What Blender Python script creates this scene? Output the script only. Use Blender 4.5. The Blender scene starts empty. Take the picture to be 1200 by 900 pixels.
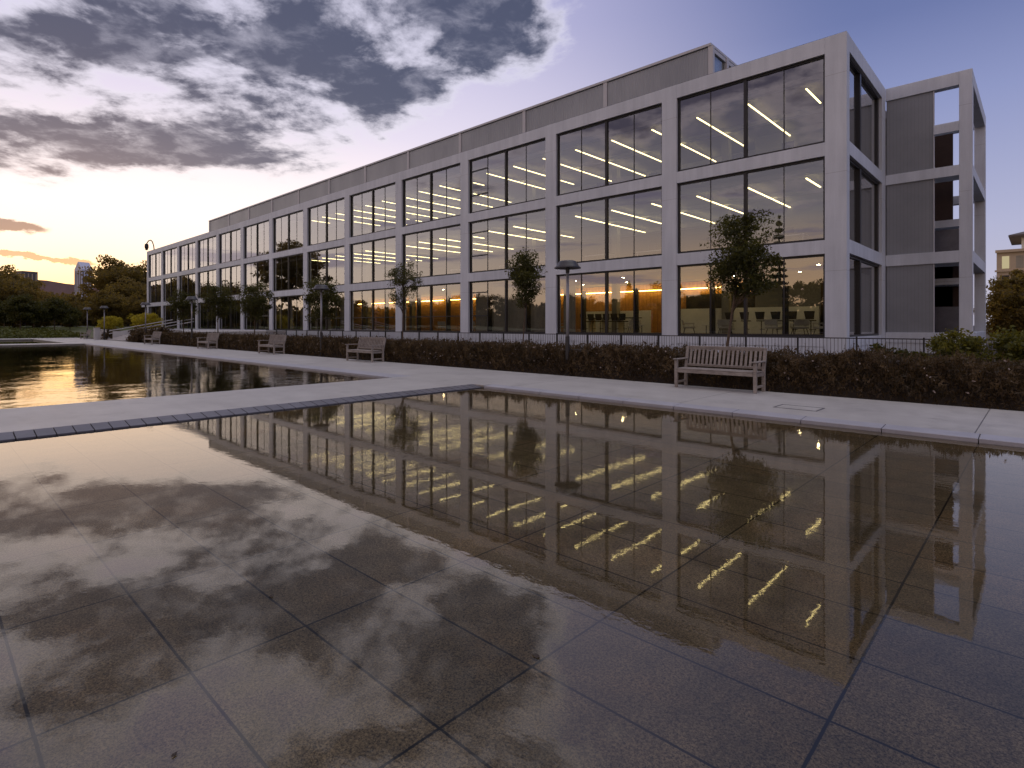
import bpy, math, random
import numpy as np
from mathutils import Vector, Matrix
random.seed(7); RNG = np.random.default_rng(7)
C = bpy.context.scene.collection
sc = bpy.context.scene
TH = .7556
cT, sT = math.cos(TH), math.sin(TH)

# ------------------------------------------------------------------ materials
def newmat(name):
    m = bpy.data.materials.new(name); m.use_nodes = True
    nt = m.node_tree; nt.nodes.clear()
    return m, nt
class NB:
    """tiny node builder"""
    def __init__(s, nt): s.nt = nt; s.N = nt.nodes; s.L = nt.links
    def node(s, t, **k):
        n = s.N.new(t)
        for a, b in k.items(): setattr(n, a, b)
        return n
    def put(s, sock, v):
        if v is None: return
        if isinstance(v, bpy.types.NodeSocket): s.L.new(v, sock)
        else:
            if isinstance(v, (tuple, list)) and len(v) == 3 and sock.type == 'RGBA': v = (*v, 1)
            sock.default_value = v
    def math(s, op, a, b=None, c=None, clamp=False):
        n = s.node('ShaderNodeMath', operation=op, use_clamp=clamp)
        s.put(n.inputs[0], a); s.put(n.inputs[1], b)
        if c is not None: s.put(n.inputs[2], c)
        return n.outputs[0]
    def add(s, a, b): return s.math('ADD', a, b)
    def sub(s, a, b): return s.math('SUBTRACT', a, b)
    def mul(s, a, b): return s.math('MULTIPLY', a, b)
    def sstep(s, v, lo, hi, a=0., b=1.):
        n = s.node('ShaderNodeMapRange', interpolation_type='SMOOTHSTEP')
        s.put(n.inputs[0], v); s.put(n.inputs[1], lo); s.put(n.inputs[2], hi); s.put(n.inputs[3], a); s.put(n.inputs[4], b)
        return n.outputs[0]
    def lin(s, v, lo, hi, a=0., b=1.):
        n = s.node('ShaderNodeMapRange')
        s.put(n.inputs[0], v); s.put(n.inputs[1], lo); s.put(n.inputs[2], hi); s.put(n.inputs[3], a); s.put(n.inputs[4], b)
        return n.outputs[0]
    def mix(s, f, a, b, mode='MIX'):
        n = s.node('ShaderNodeMix', data_type='RGBA', blend_type=mode)
        s.put(n.inputs[0], f); s.put(n.inputs[6], a); s.put(n.inputs[7], b)
        return n.outputs[2]
    def noise(s, vec, scale, detail=4, rough=.5, dist=0., dim='3D', col=False):
        n = s.node('ShaderNodeTexNoise', noise_dimensions=dim)
        s.put(n.inputs['Vector'], vec)
        n.inputs['Scale'].default_value = scale; n.inputs['Detail'].default_value = detail
        n.inputs['Roughness'].default_value = rough; n.inputs['Distortion'].default_value = dist
        return n.outputs['Color' if col else 'Fac']
    def objco(s): return s.node('ShaderNodeTexCoord').outputs['Object']
    def sep(s, v):
        n = s.node('ShaderNodeSeparateXYZ'); s.put(n.inputs[0], v); return n.outputs
    def comb(s, x, y, z):
        n = s.node('ShaderNodeCombineXYZ'); s.put(n.inputs[0], x); s.put(n.inputs[1], y); s.put(n.inputs[2], z); return n.outputs[0]
    def mapping(s, v, sc_=(1, 1, 1), loc=(0, 0, 0)):
        n = s.node('ShaderNodeMapping'); s.put(n.inputs[0], v); n.inputs['Scale'].default_value = sc_; n.inputs['Location'].default_value = loc
        return n.outputs[0]
    def ramp(s, v, stops):
        n = s.node('ShaderNodeValToRGB'); s.put(n.inputs[0], v)
        el = n.color_ramp.elements
        while len(el) < len(stops): el.new(.5)
        for e, (p, c) in zip(el, stops): e.position = p; e.color = (*c, 1) if len(c) == 3 else c
        return n.outputs[0]
    def bump(s, h, strength=.3, dist=.01):
        n = s.node('ShaderNodeBump'); s.put(n.inputs['Height'], h); n.inputs['Strength'].default_value = strength; n.inputs['Distance'].default_value = dist
        return n.outputs[0]
    def out(s, sh):
        o = s.node('ShaderNodeOutputMaterial'); s.L.new(sh, o.inputs['Surface'])
    def pbr(s, col, rough=.6, normal=None, metal=0., spec=.5, out=True, **k):
        n = s.node('ShaderNodeBsdfPrincipled')
        s.put(n.inputs['Base Color'], col); s.put(n.inputs['Roughness'], rough); s.put(n.inputs['Metallic'], metal)
        s.put(n.inputs['Specular IOR Level'], spec)
        if normal is not None: s.put(n.inputs['Normal'], normal)
        for a, b in k.items(): s.put(n.inputs[a.replace('_', ' ')], b)
        if out: s.out(n.outputs[0])
        return n.outputs[0]

M = {}
def simple(name, col, rough=.6, var=.12, scale=3., bump=.0, metal=0., spec=.4):
    m, nt = newmat(name); b = NB(nt)
    co = b.objco(); n = b.noise(co, scale, 6, .6)
    n2 = b.noise(co, scale*13, 3, .6)
    f = b.lin(b.add(b.mul(n, .7), b.mul(n2, .3)), .3, .7)
    lo = tuple(c*(1-var) for c in col); hi = tuple(min(1, c*(1+var)) for c in col)
    nm = b.bump(n2, bump, .01) if bump else None
    b.pbr(b.mix(f, lo, hi), rough, nm, metal, spec)
    M[name] = m; return m
def emis(name, col, strength):
    m, nt = newmat(name); b = NB(nt)
    e = b.node('ShaderNodeEmission'); b.put(e.inputs[0], col); e.inputs[1].default_value = strength
    b.out(e.outputs[0]); M[name] = m; return m

def mk_concrete():
    m, nt = newmat('facade_concrete'); b = NB(nt); co = b.objco()
    x, y, z = b.sep(co)
    n = b.noise(co, .35, 5, .6); st = b.noise(b.mapping(co, (1.6, 1.6, .12)), 1.4, 5, .65); fine = b.noise(co, 24, 4, .7)
    f = b.lin(b.add(b.add(b.mul(n, .35), b.mul(st, .45)), b.mul(fine, .2)), .38, .62)
    col = b.mix(f, (.50, .535, .60), (.67, .71, .785))
    # cast joints at fixed heights across every column
    zz = b.math('ABSOLUTE', b.sub(b.math('FRACT', b.math('DIVIDE', b.add(z, 2.62), 4.36)), .5))
    j = b.sstep(zz, .0, .0035, 1., 0.)
    col = b.mix(b.mul(j, .55), col, (.2, .19, .2))
    b.pbr(col, .55, b.bump(fine, .15, .01), spec=.35)
    M['concrete'] = m
mk_concrete()
def mk_path():
    m, nt = newmat('path_paving'); b = NB(nt); co = b.objco(); x, y, z = b.sep(co)
    n = b.noise(co, .6, 6, .65); n2 = b.noise(co, 5, 5, .7); fine = b.noise(co, 60, 3, .7); stn = b.noise(b.mapping(co, (.3, 2.2, 1)), 1.1, 5, .6)
    f = b.lin(b.add(b.add(b.mul(n, .4), b.mul(n2, .25)), b.add(b.mul(stn, .2), b.mul(fine, .15))), .36, .64)
    blot = b.sstep(b.noise(b.mapping(co, (1, 1, 1), (5, 5, 0)), .9, 5, .7), .56, .72)
    col = b.mix(f, (.34, .318, .295), (.51, .482, .45)); col = b.mix(b.mul(blot, .35), col, (.22, .205, .20))
    wl = b.mul(b.sstep(z, .055, .02), .75); col = b.mix(wl, col, (.09, .08, .06))
    u = b.math('ABSOLUTE', b.sub(b.math('FRACT', b.math('DIVIDE', b.add(x, 101.645), 4.208)), .5))
    line = b.math('COMPARE', u, .5, .0018)
    col = b.mix(b.mul(line, .8), col, (.06, .055, .055))
    b.pbr(col, b.lin(n2, .3, .7, .38, .6), b.bump(fine, .12, .004), spec=.4)
    M['path'] = m
mk_path()
def mk_tiles():
    m, nt = newmat('pool_tiles'); b = NB(nt); co = b.objco(); x, y, z = b.sep(co)
    big = b.noise(co, .7, 6, .62); mid = b.noise(co, 4.5, 5, .65); agg = b.noise(co, 120, 2, .85); agg2 = b.noise(co, 75, 3, .7)
    vor = b.node('ShaderNodeTexVoronoi', feature='F1'); b.put(vor.inputs['Vector'], co); vor.inputs['Scale'].default_value = 260
    col = b.mix(b.lin(b.add(b.mul(big, .6), b.mul(mid, .4)), .38, .62), (.098, .075, .045), (.205, .155, .093))
    warm = b.sstep(b.noise(b.mapping(co, loc=(7, 3, 1)), 1.3, 4, .6), .5, .68)
    col = b.mix(b.mul(warm, .5), col, (.25, .165, .085))
    sp = b.lin(b.add(b.mul(agg, .6), b.mul(agg2, .4)), .39, .61)
    col = b.mix(.85, col, b.mix(sp, (.08, .07, .06), (2.0, 2.0, 1.9)), 'MULTIPLY')
    dots = b.math('GREATER_THAN', b.sep(vor.outputs['Color'])[0], .93)
    col = b.mix(b.mul(dots, .4), col, (.19, .165, .13))
    dk = b.math('LESS_THAN', b.sep(vor.outputs['Color'])[1], .05)
    col = b.mix(b.mul(dk, .8), col, (.01, .009, .008))
    # tone differs a little from slab to slab
    iu = b.math('FLOOR', b.math('DIVIDE', b.add(x, 2.70), 1.052)); iv = b.math('FLOOR', b.math('DIVIDE', b.sub(y, .827), .5247))
    wn = b.node('ShaderNodeTexWhiteNoise', noise_dimensions='2D'); b.put(wn.inputs['Vector'], b.comb(iu, iv, 0))
    col = b.mix(1., col, b.mix(wn.outputs['Value'], (.84, .84, .85), (1.14, 1.13, 1.12)), 'MULTIPLY')
    wob = b.mul(b.sub(b.noise(co, 9, 3, .6), .5), .004)
    fu = b.math('ABSOLUTE', b.sub(b.math('FRACT', b.add(b.math('DIVIDE', b.add(b.add(x, wob), 2.70), 1.052), .5)), .5))
    fv = b.math('ABSOLUTE', b.sub(b.math('FRACT', b.add(b.math('DIVIDE', b.sub(b.add(y, wob), .827), .5247), .5)), .5))
    ju = b.sstep(fu, .0045, .0075, 1., 0.); jv = b.sstep(fv, .0085, .0145, 1., 0.)
    j = b.math('MAXIMUM', ju, jv)
    col = b.mix(j, col, (.004, .0035, .003))
    b.pbr(col, .7, None, spec=.2)
    M['tiles'] = m
mk_tiles()
def mk_water(name, scale, dist, ior, tint, far=False):
    m, nt = newmat(name); b = NB(nt); co = b.objco(); x, y, z = b.sep(co)
    d2 = b.math('SQRT', b.add(b.mul(x, x), b.mul(y, y)))
    n1 = b.noise(b.mapping(co, (.75, 1.25, 1)), scale, 3, .55, .3)
    n2 = b.noise(b.mapping(co, (1., 1., 1), (3, 9, 0)), scale*.22, 2, .5)
    patch = b.sstep(b.noise(b.mapping(co, loc=(1.5, 4.2, 0)), .28, 3, .5), .36, .62, .3, 1.)
    h = b.mul(b.add(b.mul(n1, .55), n2), patch)
    bp = b.node('ShaderNodeBump'); b.put(bp.inputs['Height'], h); bp.inputs['Distance'].default_value = dist; bp.inputs['Strength'].default_value = 1.
    nrm = bp.outputs[0]
    g = b.node('ShaderNodeBsdfGlossy'); b.put(g.inputs['Roughness'], .018 if not far else .02); b.put(g.inputs['Normal'], nrm)
    b.put(g.inputs['Color'], (1., .945, .83))
    t = b.node('ShaderNodeBsdfTransparent'); b.put(t.inputs['Color'], tint)
    fr = b.node('ShaderNodeFresnel'); fr.inputs['IOR'].default_value = ior
    mx = b.node('ShaderNodeMixShader'); b.put(mx.inputs[0], fr.outputs[0]); b.L.new(t.outputs[0], mx.inputs[1]); b.L.new(g.outputs[0], mx.inputs[2])
    b.out(mx.outputs[0]); M[name] = m
mk_water('shallow_water', 12., .0007, 1.72, (.95, .93, .9))
mk_water('pool_water', 5., .0075, 2.0, (.6, .55, .48), True)

def mk_glass(name, r0, tint):
    m, nt = newmat(name); b = NB(nt)
    lw = b.node('ShaderNodeLayerWeight'); lw.inputs['Blend'].default_value = .5
    # facing = 1-cos ; schlick like
    f = b.add(r0, b.mul(1-r0, b.math('POWER', lw.outputs['Facing'], 3.0)))
    g = b.node('ShaderNodeBsdfGlossy'); g.inputs['Roughness'].default_value = .0; b.put(g.inputs['Color'], (.93, .93, .95))
    co = b.objco(); nb = b.bump(b.noise(co, .9, 2, .5), .05, .02); b.put(g.inputs['Normal'], nb)
    t = b.node('ShaderNodeBsdfTransparent'); b.put(t.inputs['Color'], tint)
    mx = b.node('ShaderNodeMixShader'); b.put(mx.inputs[0], f); b.L.new(t.outputs[0], mx.inputs[1]); b.L.new(g.outputs[0], mx.inputs[2])
    b.out(mx.outputs[0]); M[name] = m
mk_glass('window_glass', .24, (.80, .82, .80))
mk_glass('rail_glass', .06, (.85, .9, .88))

def mk_leaf(name, c1, c2, c3, trans=.35):
    m, nt = newmat(name); b = NB(nt)
    co = b.objco()
    wn = b.node('ShaderNodeTexWhiteNoise', noise_dimensions='3D')
    vq = b.node('ShaderNodeVectorMath', operation='SNAP'); b.put(vq.inputs[0], co); vq.inputs[1].default_value = (.12, .12, .12); b.put(wn.inputs['Vector'], vq.outputs[0])
    n = b.noise(co, 1.6, 3, .6)
    f = b.lin(b.add(b.mul(wn.outputs['Value'], .45), b.mul(n, .75)), .3, .9)
    col = b.ramp(f, [(.0, c1), (.55, c2), (1., c3)])
    d = b.node('ShaderNodeBsdfPrincipled'); b.put(d.inputs['Base Color'], col); d.inputs['Roughness'].default_value = .55; d.inputs['Specular IOR Level'].default_value = .25
    tr = b.node('ShaderNodeBsdfTranslucent'); b.put(tr.inputs[0], b.mix(.5, col, (c3[0]*2.2, c3[1]*1.9, c3[2]*.7)))
    mx = b.node('ShaderNodeMixShader'); mx.inputs[0].default_value = trans
    b.L.new(d.outputs[0], mx.inputs[1]); b.L.new(tr.outputs[0], mx.inputs[2]); b.out(mx.outputs[0]); M[name] = m
mk_leaf('leaf_green', (.016, .019, .007), (.042, .046, .013), (.115, .112, .03))
mk_leaf('leaf_dark', (.06, .050, .020), (.125, .098, .034), (.22, .165, .05), .5)
mk_leaf('leaf_conifer', (.012, .016, .008), (.028, .032, .012), (.055, .055, .018))
mk_leaf('leaf_yellow', (.14, .13, .015), (.32, .28, .03), (.52, .44, .05))
mk_leaf('leaf_bronze', (.026, .018, .009), (.062, .040, .020), (.145, .098, .050), .2)
mk_leaf('leaf_bush', (.03, .038, .010), (.09, .095, .02), (.21, .19, .038))
mk_leaf('leaf_lawn', (.04, .045, .011), (.085, .095, .02), (.15, .16, .03), .15)
simple('bark', (.11, .075, .05), .85, .35, 6, .5)
simple('bark_dark', (.05, .038, .03), .9, .35, 6, .5)
simple('flower', (.30, .24, .21), .7)
simple('frame_black', (.016, .015, .018), .38, .1)
simple('metal_dark', (.025, .023, .025), .42, .15, 4)
simple('pole_metal', (.30, .29, .30), .4, .12, 5, metal=.3)
simple('lamp_cap', (.05, .045, .05), .35, .1)
simple('white_post', (.52, .52, .55), .5, .06)
simple('slate', (.10, .095, .11), .35, .3, 2)
simple('coping', (.37, .36, .39), .45, .12, 2.5, .1)
simple('earth', (.045, .032, .022), .95, .3, 2, .4)
simple('int_wall', (.20, .20, .20), .8, .08, .6)
simple('int_ceiling', (.15, .145, .14), .8, .08, .6)
simple('int_floor', (.14, .13, .12), .5, .1, .6)
simple('int_duct', (.25, .25, .26), .5, .1, 1)
simple('blind', (.30, .295, .30), .8, .08, 1)
simple('curtain', (.33, .30, .24), .85, .15, 1)
simple('white_panel', (.80, .80, .74), .6, .05)
simple('chair_dark', (.03, .028, .03), .6)
simple('chair_light', (.55, .53, .45), .7)
simple('screen', (.012, .012, .014), .25)
simple('brown_wall', (.035, .017, .012), .7, .2)
simple('stone_white', (.46, .44, .43), .7, .1)
simple('tan_stone', (.50, .40, .28), .75, .1, .4)
simple('tower_blue', (.55, .56, .68), .35, .1, .05)
simple('tower_dark', (.12, .10, .09), .6, .1, .05)
simple('hill', (.16, .10, .09), .95, .2, .01)
simple('ground', (.06, .05, .035), .95, .3, .5, .3)
emis('strip', (1., .80, .36), 4.5)
emis('cove', (1., .62, .15), 19.)
emis('lit_window', (1., .85, .5), .4)
emis('downlight', (1., .74, .36), 130.)
def mk_pool_bed():
    m, nt = newmat('pool_bed'); b = NB(nt); co = b.objco()
    b.pbr(b.mix(b.noise(co, .8, 5, .6), (.02, .017, .012), (.055, .045, .03)), .9, spec=.1); M['bed'] = m
mk_pool_bed()
def mk_wood_bench():
    m, nt = newmat('weathered_teak'); b = NB(nt); co = b.objco()
    g = b.noise(b.mapping(co, (2.5, 14, 14)), 3, 6, .7); n = b.noise(co, 3, 4, .6)
    col = b.ramp(b.add(b.mul(g, .6), b.mul(n, .4)), [(.3, (.14, .115, .10)), (.5, (.27, .235, .21)), (.72, (.40, .36, .325))])
    b.pbr(col, .75, b.bump(g, .3, .004), spec=.25); M['teak'] = m
mk_wood_bench()
def mk_wood_wall():
    m, nt = newmat('wood_wall'); b = NB(nt); co = b.objco(); x, y, z = b.sep(co)
    g = b.noise(b.mapping(co, (5, 5, .5)), 4, 5, .6)
    col = b.ramp(g, [(.3, (.30, .135, .035)), (.7, (.52, .27, .075))])
    fr = b.math('FRACT', b.math('DIVIDE', x, .3)); ln = b.math('LESS_THAN', fr, .06)
    b.pbr(b.mix(ln, col, (.1, .045, .012)), .5); M['wood_wall'] = m
mk_wood_wall()
def mk_louvre():
    m, nt = newmat('louvre_metal'); b = NB(nt); co = b.objco(); x, y, z = b.sep(co)
    fr = b.math('ABSOLUTE', b.sub(b.math('FRACT', b.math('DIVIDE', b.add(x, y), .22)), .5))
    n = b.noise(b.mapping(co, (.35, .35, .1)), 1., 4, .6)
    col = b.mix(b.lin(n, .35, .65), (.26, .275, .30), (.34, .355, .38))
    h = b.sstep(fr, .1, .35)
    b.pbr(col, .45, b.bump(h, .8, .03), metal=.25); M['louvre'] = m
mk_louvre()
def mk_panel():
    m, nt = newmat('grey_panel'); b = NB(nt); co = b.objco(); x, y, z = b.sep(co)
    fr = b.math('FRACT', b.math('DIVIDE', b.add(x, y), .16)); ln = b.math('LESS_THAN', fr, .12)
    n = b.noise(co, .5, 4, .6)
    col = b.mix(b.lin(n, .35, .65), (.215, .23, .255), (.26, .275, .305))
    b.pbr(b.mix(b.mul(ln, .3), col, (.11, .11, .115)), .5, b.bump(ln, .3, .01)); M['panel'] = m
mk_panel()

# ------------------------------------------------------------------ mesh builder
class MB:
    def __init__(s): s.v = []; s.f = []
    def add(s, vs, fs):
        o = len(s.v); s.v += [tuple(p) for p in vs]; s.f += [tuple(i+o for i in f) for f in fs]
    def box(s, x0, x1, y0, y1, z0, z1):
        x0, x1 = sorted((x0, x1)); y0, y1 = sorted((y0, y1)); z0, z1 = sorted((z0, z1))
        s.add([(x0,y0,z0),(x1,y0,z0),(x1,y1,z0),(x0,y1,z0),(x0,y0,z1),(x1,y0,z1),(x1,y1,z1),(x0,y1,z1)],
              [(0,3,2,1),(4,5,6,7),(0,1,5,4),(1,2,6,5),(2,3,7,6),(3,0,4,7)]); return s
    def bar(s, p, q, w, h, up=(0, 0, 1)):
        p = Vector(p); q = Vector(q); d = (q-p).normalized(); u = Vector(up)
        if abs(d.dot(u)) > .98: u = Vector((0, 1, 0))
        a = d.cross(u).normalized(); b = a.cross(d).normalized(); vs = []
        for e in (p, q):
            for i, j in ((-1,-1),(1,-1),(1,1),(-1,1)): vs.append(e + a*(w/2*i) + b*(h/2*j))
        s.add(vs, [(3,2,1,0),(4,5,6,7),(0,1,5,4),(1,2,6,5),(2,3,7,6),(3,0,4,7)]); return s
    def tube(s, pts, rs, n=8, caps=True):
        pts = [Vector(p) for p in pts]; rings = []; o = len(s.v)
        prev = None
        for i, p in enumerate(pts):
            d = (pts[min(i+1, len(pts)-1)] - pts[max(i-1, 0)]).normalized()
            a = d.cross(Vector((0, 0, 1)))
            if a.length < .1: a = d.cross(Vector((1, 0, 0)))
            a.normalize()
            if prev is not None:
                a = (prev - d*prev.dot(d)).normalized()
            prev = a; b = d.cross(a)
            for k in range(n):
                t = 2*math.pi*k/n; s.v.append(tuple(p + (a*math.cos(t)+b*math.sin(t))*rs[i]))
        for i in range(len(pts)-1):
            for k in range(n):
                s.f.append((o+i*n+k, o+i*n+(k+1)%n, o+(i+1)*n+(k+1)%n, o+(i+1)*n+k))
        if caps:
            s.f.append(tuple(o+k for k in range(n))[::-1]); s.f.append(tuple(o+(len(pts)-1)*n+k for k in range(n)))
        return s
    def lathe(s, prof, n=24, c=(0, 0)):
        o = len(s.v)
        for r, z in prof:
            for k in range(n):
                t = 2*math.pi*k/n; s.v.append((c[0]+r*math.cos(t), c[1]+r*math.sin(t), z))
        for i in range(len(prof)-1):
            for k in range(n): s.f.append((o+i*n+k, o+i*n+(k+1)%n, o+(i+1)*n+(k+1)%n, o+(i+1)*n+k))
        return s
    def build(s, name, mat, parent=None, off=(0, 0, 0), smooth=False, bevel=0.):
        me = bpy.data.meshes.new(name)
        me.from_pydata([(a-off[0], b-off[1], c-off[2]) for a, b, c in s.v], [], s.f)
        me.materials.append(M[mat])
        if smooth: me.shade_smooth()
        o = bpy.data.objects.new(name, me); C.objects.link(o)
        if parent is not None: o.parent = parent
        if bevel:
            md = o.modifiers.new('Bevel', 'BEVEL'); md.width = bevel; md.segments = 2; md.limit_method = 'ANGLE'; md.harden_normals = False
        return o
def tag(o, label=None, cat=None, group=None, kind=None):
    if label: o['label'] = label
    if cat: o['category'] = cat
    if group: o['group'] = group
    if kind: o['kind'] = kind
    return o
def empty(name, loc=(0, 0, 0), rz=0, label=None, cat=None, group=None):
    o = bpy.data.objects.new(name, None); C.objects.link(o); o.location = loc; o.rotation_euler = (0, 0, rz); o.empty_display_size = .3
    return tag(o, label, cat, group)
def copy_tree(o, parent=None):
    c = o.copy(); C.objects.link(c); c.parent = parent
    for ch in list(o.children): copy_tree(ch, c)
    return c
def np_mesh(name, verts, nper, mat):
    """verts (N*nper,3) -> N polygons of nper corners"""
    me = bpy.data.meshes.new(name); n = len(verts)
    me.vertices.add(n); me.vertices.foreach_set('co', np.ascontiguousarray(verts, dtype=np.float32).ravel())
    me.loops.add(n); me.loops.foreach_set('vertex_index', np.arange(n, dtype=np.int32))
    k = n//nper; me.polygons.add(k); me.polygons.foreach_set('loop_start', np.arange(0, n, nper, dtype=np.int32))
    me.materials.append(M[mat]); me.update(calc_edges=True); me.validate(); return me

def leaf_quads(P, size, asp=.5, up_bias=0., rng=RNG, jitter=.5):
    """P (n,3) centres -> (4n,3) diamond leaf faces"""
    n = len(P)
    d = rng.normal(size=(n, 3)); d[:, 2] += up_bias; d /= np.linalg.norm(d, axis=1)[:, None]
    r = rng.normal(size=(n, 3)); a = np.cross(d, r); a /= np.linalg.norm(a, axis=1)[:, None]
    s = size*(1+jitter*(rng.random(n)-.5)*2)[:, None]
    q = np.stack([P-d*s*.5, P+a*s*asp*.5, P+d*s*.5, P-a*s*asp*.5], axis=1)
    return q.reshape(-1, 3)

# ------------------------------------------------------------------ ground, pools, paths
PZ = .07
def sheet(name, x0, x1, y0, y1, z, mat):
    m = MB(); m.add([(x0,y0,z),(x1,y0,z),(x1,y1,z),(x0,y1,z)], [(0,1,2,3)])
    return tag(m.build(name, mat), kind='structure')
sheet('ground', -3000, 3000, -3000, 3000, -.6, 'ground')
m = MB()   # planted terrace soil round the pools and under the building
m.box(-80, 60, 12.62, 60, -.59, .02)
m.box(-250, -80.02, -60, 60, -.59, .0)
m.box(-54.0, 60, -70, -20, -.59, .0)
tag(m.build('soil', 'earth'), kind='structure')
sheet('pool_floor', -9.72, 60, -19.9, 9.3, -.014, 'tiles')
sheet('pool_bed', -54.0, -12.9, -19.9, 9.0, -.45, 'bed')
sheet('water', -9.76, 60, -19.95, 9.33, 0., 'shallow_water')
sheet('water', -54.05, -12.85, -19.95, 9.05, .0, 'pool_water')
m = MB(); m.box(-80, 60, 9.62, 12.6, -.5, PZ)                        # promenade
m.box(-57.2, -54.3, -19.9, 9.615, -.5, PZ)                              # far end
m.box(-75.9, -57.21, 8.4, 9.61, -.5, PZ-.002)
p = tag(m.build('path', 'path'), kind='structure')
m = MB(); m.box(-12.9, -10.08, -19.9, 9.619, -.5, PZ); m.box(-10.079, -9.705, 9.305, 9.619, -.5, PZ)
tag(m.build('walkway', 'path'), kind='structure')
# another narrow basin seen beyond the far end of the pool
sheet('far_basin', -75.8, -57.3, -30, 8.35, -.06, 'shallow_water')
m = MB(); m.box(-80, -75.95, -30, 9.61, -.5, PZ)
tag(m.build('garden_path', 'path'), kind='structure')
# coping stones along the promenade (lighter) : one strip of stones with open joints, 1.052 m each
def coping(name, horizontal, a0, a1, b0, b1, step, phase, mat, z, gap=.012, drop=.02):
    m = MB(); a = phase + step*math.floor((a0-phase)/step)
    while a < a1:
        s0, s1 = max(a, a0)+gap/2, min(a+step, a1)-gap/2
        if s1 > s0:
            if horizontal:   # runs along U ; water on the low V side
                m.add([(s0,b0,-.3),(s1,b0,-.3),(s1,b1,-.3),(s0,b1,-.3),(s0,b0,z-drop),(s1,b0,z-drop),(s1,b1,z),(s0,b1,z)],
                      [(0,3,2,1),(4,5,6,7),(0,1,5,4),(1,2,6,5),(2,3,7,6),(3,0,4,7)])
            else:            # runs along V ; water on the b1 side
                m.add([(b0,s0,-.3),(b1,s0,-.3),(b1,s1,-.3),(b0,s1,-.3),(b0,s0,z),(b1,s0,z-drop),(b1,s1,z-drop),(b0,s1,z)],
                      [(0,3,2,1),(4,5,6,7),(0,1,5,4),(1,2,6,5),(2,3,7,6),(3,0,4,7)])
        a += step
    return tag(m.build(name, mat, bevel=.006), kind='structure')
coping('pool_coping', True, -9.70, 60, 9.31, 9.615, 1.052, -2.70, 'coping', PZ+.003, .01)
coping('pool_coping', True, -54.0, -12.9, 9.06, 9.615, 1.052*2, -2.70, 'coping', PZ+.003, .006)
coping('weir_coping', False, -19.9, 9.30, -10.075, -9.75, .2103, .91, 'slate', PZ+.002, .010, .052)
# dark backing in the open joints
m = MB(); m.box(-9.7, 60, 9.33, 9.60, -.31, PZ-.05); m.box(-10.06, -9.78, -19.9, 9.28, -.31, PZ-.05)
tag(m.build('coping_bed', 'bed'), kind='structure')
# access cover let into the promenade
m = MB(); 
for (x0,x1,y0,y1) in ((-3.42,-2.72,10.72,10.745),(-3.42,-2.72,10.25,10.275),(-3.42,-3.395,10.28,10.715),(-2.745,-2.72,10.28,10.715)): m.box(x0,x1,y0,y1,PZ-.01,PZ+.004)
o = m.build('access_cover', 'slate'); tag(o, 'flush square access cover let into the promenade right of the nearest bench', 'access cover')
ins = MB().box(-3.39,-2.75,10.28,10.71,PZ-.01,PZ+.0025).build('cover_plate', 'path', o)
# a few fallen leaves
lv = [(-1.67,1.93,0),(-3.1,1.35,.3),(-1.15,1.1,1.2),(-3.55,1.9,2.0)]
for i, (x, y, r) in enumerate(lv[:2]):
    m = MB(); k = .022 if i == 0 else .014
    m.add([(-k,0,.001),(-k*.3,k*.5,.007),(k*.6,k*.45,.003),(k*1.1,0,.006),(k*.5,-k*.55,.001),(-k*.4,-k*.4,.004)], [(0,1,2,3,4,5)])
    m.add([(-k,0,.0),(-k*.3,k*.5,.006),(k*.6,k*.45,.002),(k*1.1,0,.005),(k*.5,-k*.55,.0),(-k*.4,-k*.4,.003)], [(5,4,3,2,1,0)])
    o = m.build('fallen_leaf', 'bark_dark'); o.location = (x, y, .001); o.rotation_euler = (0,0,r)
    tag(o, ['brown fallen leaf on the wet paving by a joint crossing, bottom centre', 'tiny dark fallen leaf on the wet paving, lower left'][i], 'leaf')

for i, (x, y, r, k) in enumerate([(-4.6,2.6,0,.018),(-.9,1.75,1.,.012),(-2.2,.62,2.,.012),(.3,2.1,3.,.014),(-1.9,3.4,.5,.016),(.9,4.1,4.,.016)]):
    m = MB(); m.add([(-k,0,.001),(-k*.2,k*.6,.006),(k*.7,k*.4,.003),(k*1.2,0,.007),(k*.4,-k*.5,.001),(-k*.5,-k*.4,.004)], [(0,1,2,3,4,5)])
    o = m.build('leaf_scrap', 'bark_dark'); o.location = (x, y, .0012); o.rotation_euler = (0,0,r)
    tag(o, 'tiny dark scrap of leaf stuck to the wet paving slabs of the foreground', 'leaf scrap', 'tiny leaf scraps on the wet slabs')

# ------------------------------------------------------------------ office building
UE = -6.24; BAY = 8.276; W = .872; V0 = 28.; NB_ = 13; WID = -UE
UL = UE - NB_*BAY - W + .0
bld = empty('office_building', (UE, V0, 0), label='long three storey office building with white concrete frame and large gridded windows behind the pool', cat='building')
OFF = (UE, V0, 0)
def P(m, name, mat, parent=bld, off=OFF, **k): return m.build(name, mat, parent, off if parent is bld else (0,0,0), **k)
def Psub(m, name, mat, parent, **k): return m.build(name, mat, parent, OFF, **k)
cols = [UE-W] + [UE - n*BAY - W + (BAY-BAY) for n in range(1, NB_+1)]
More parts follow.
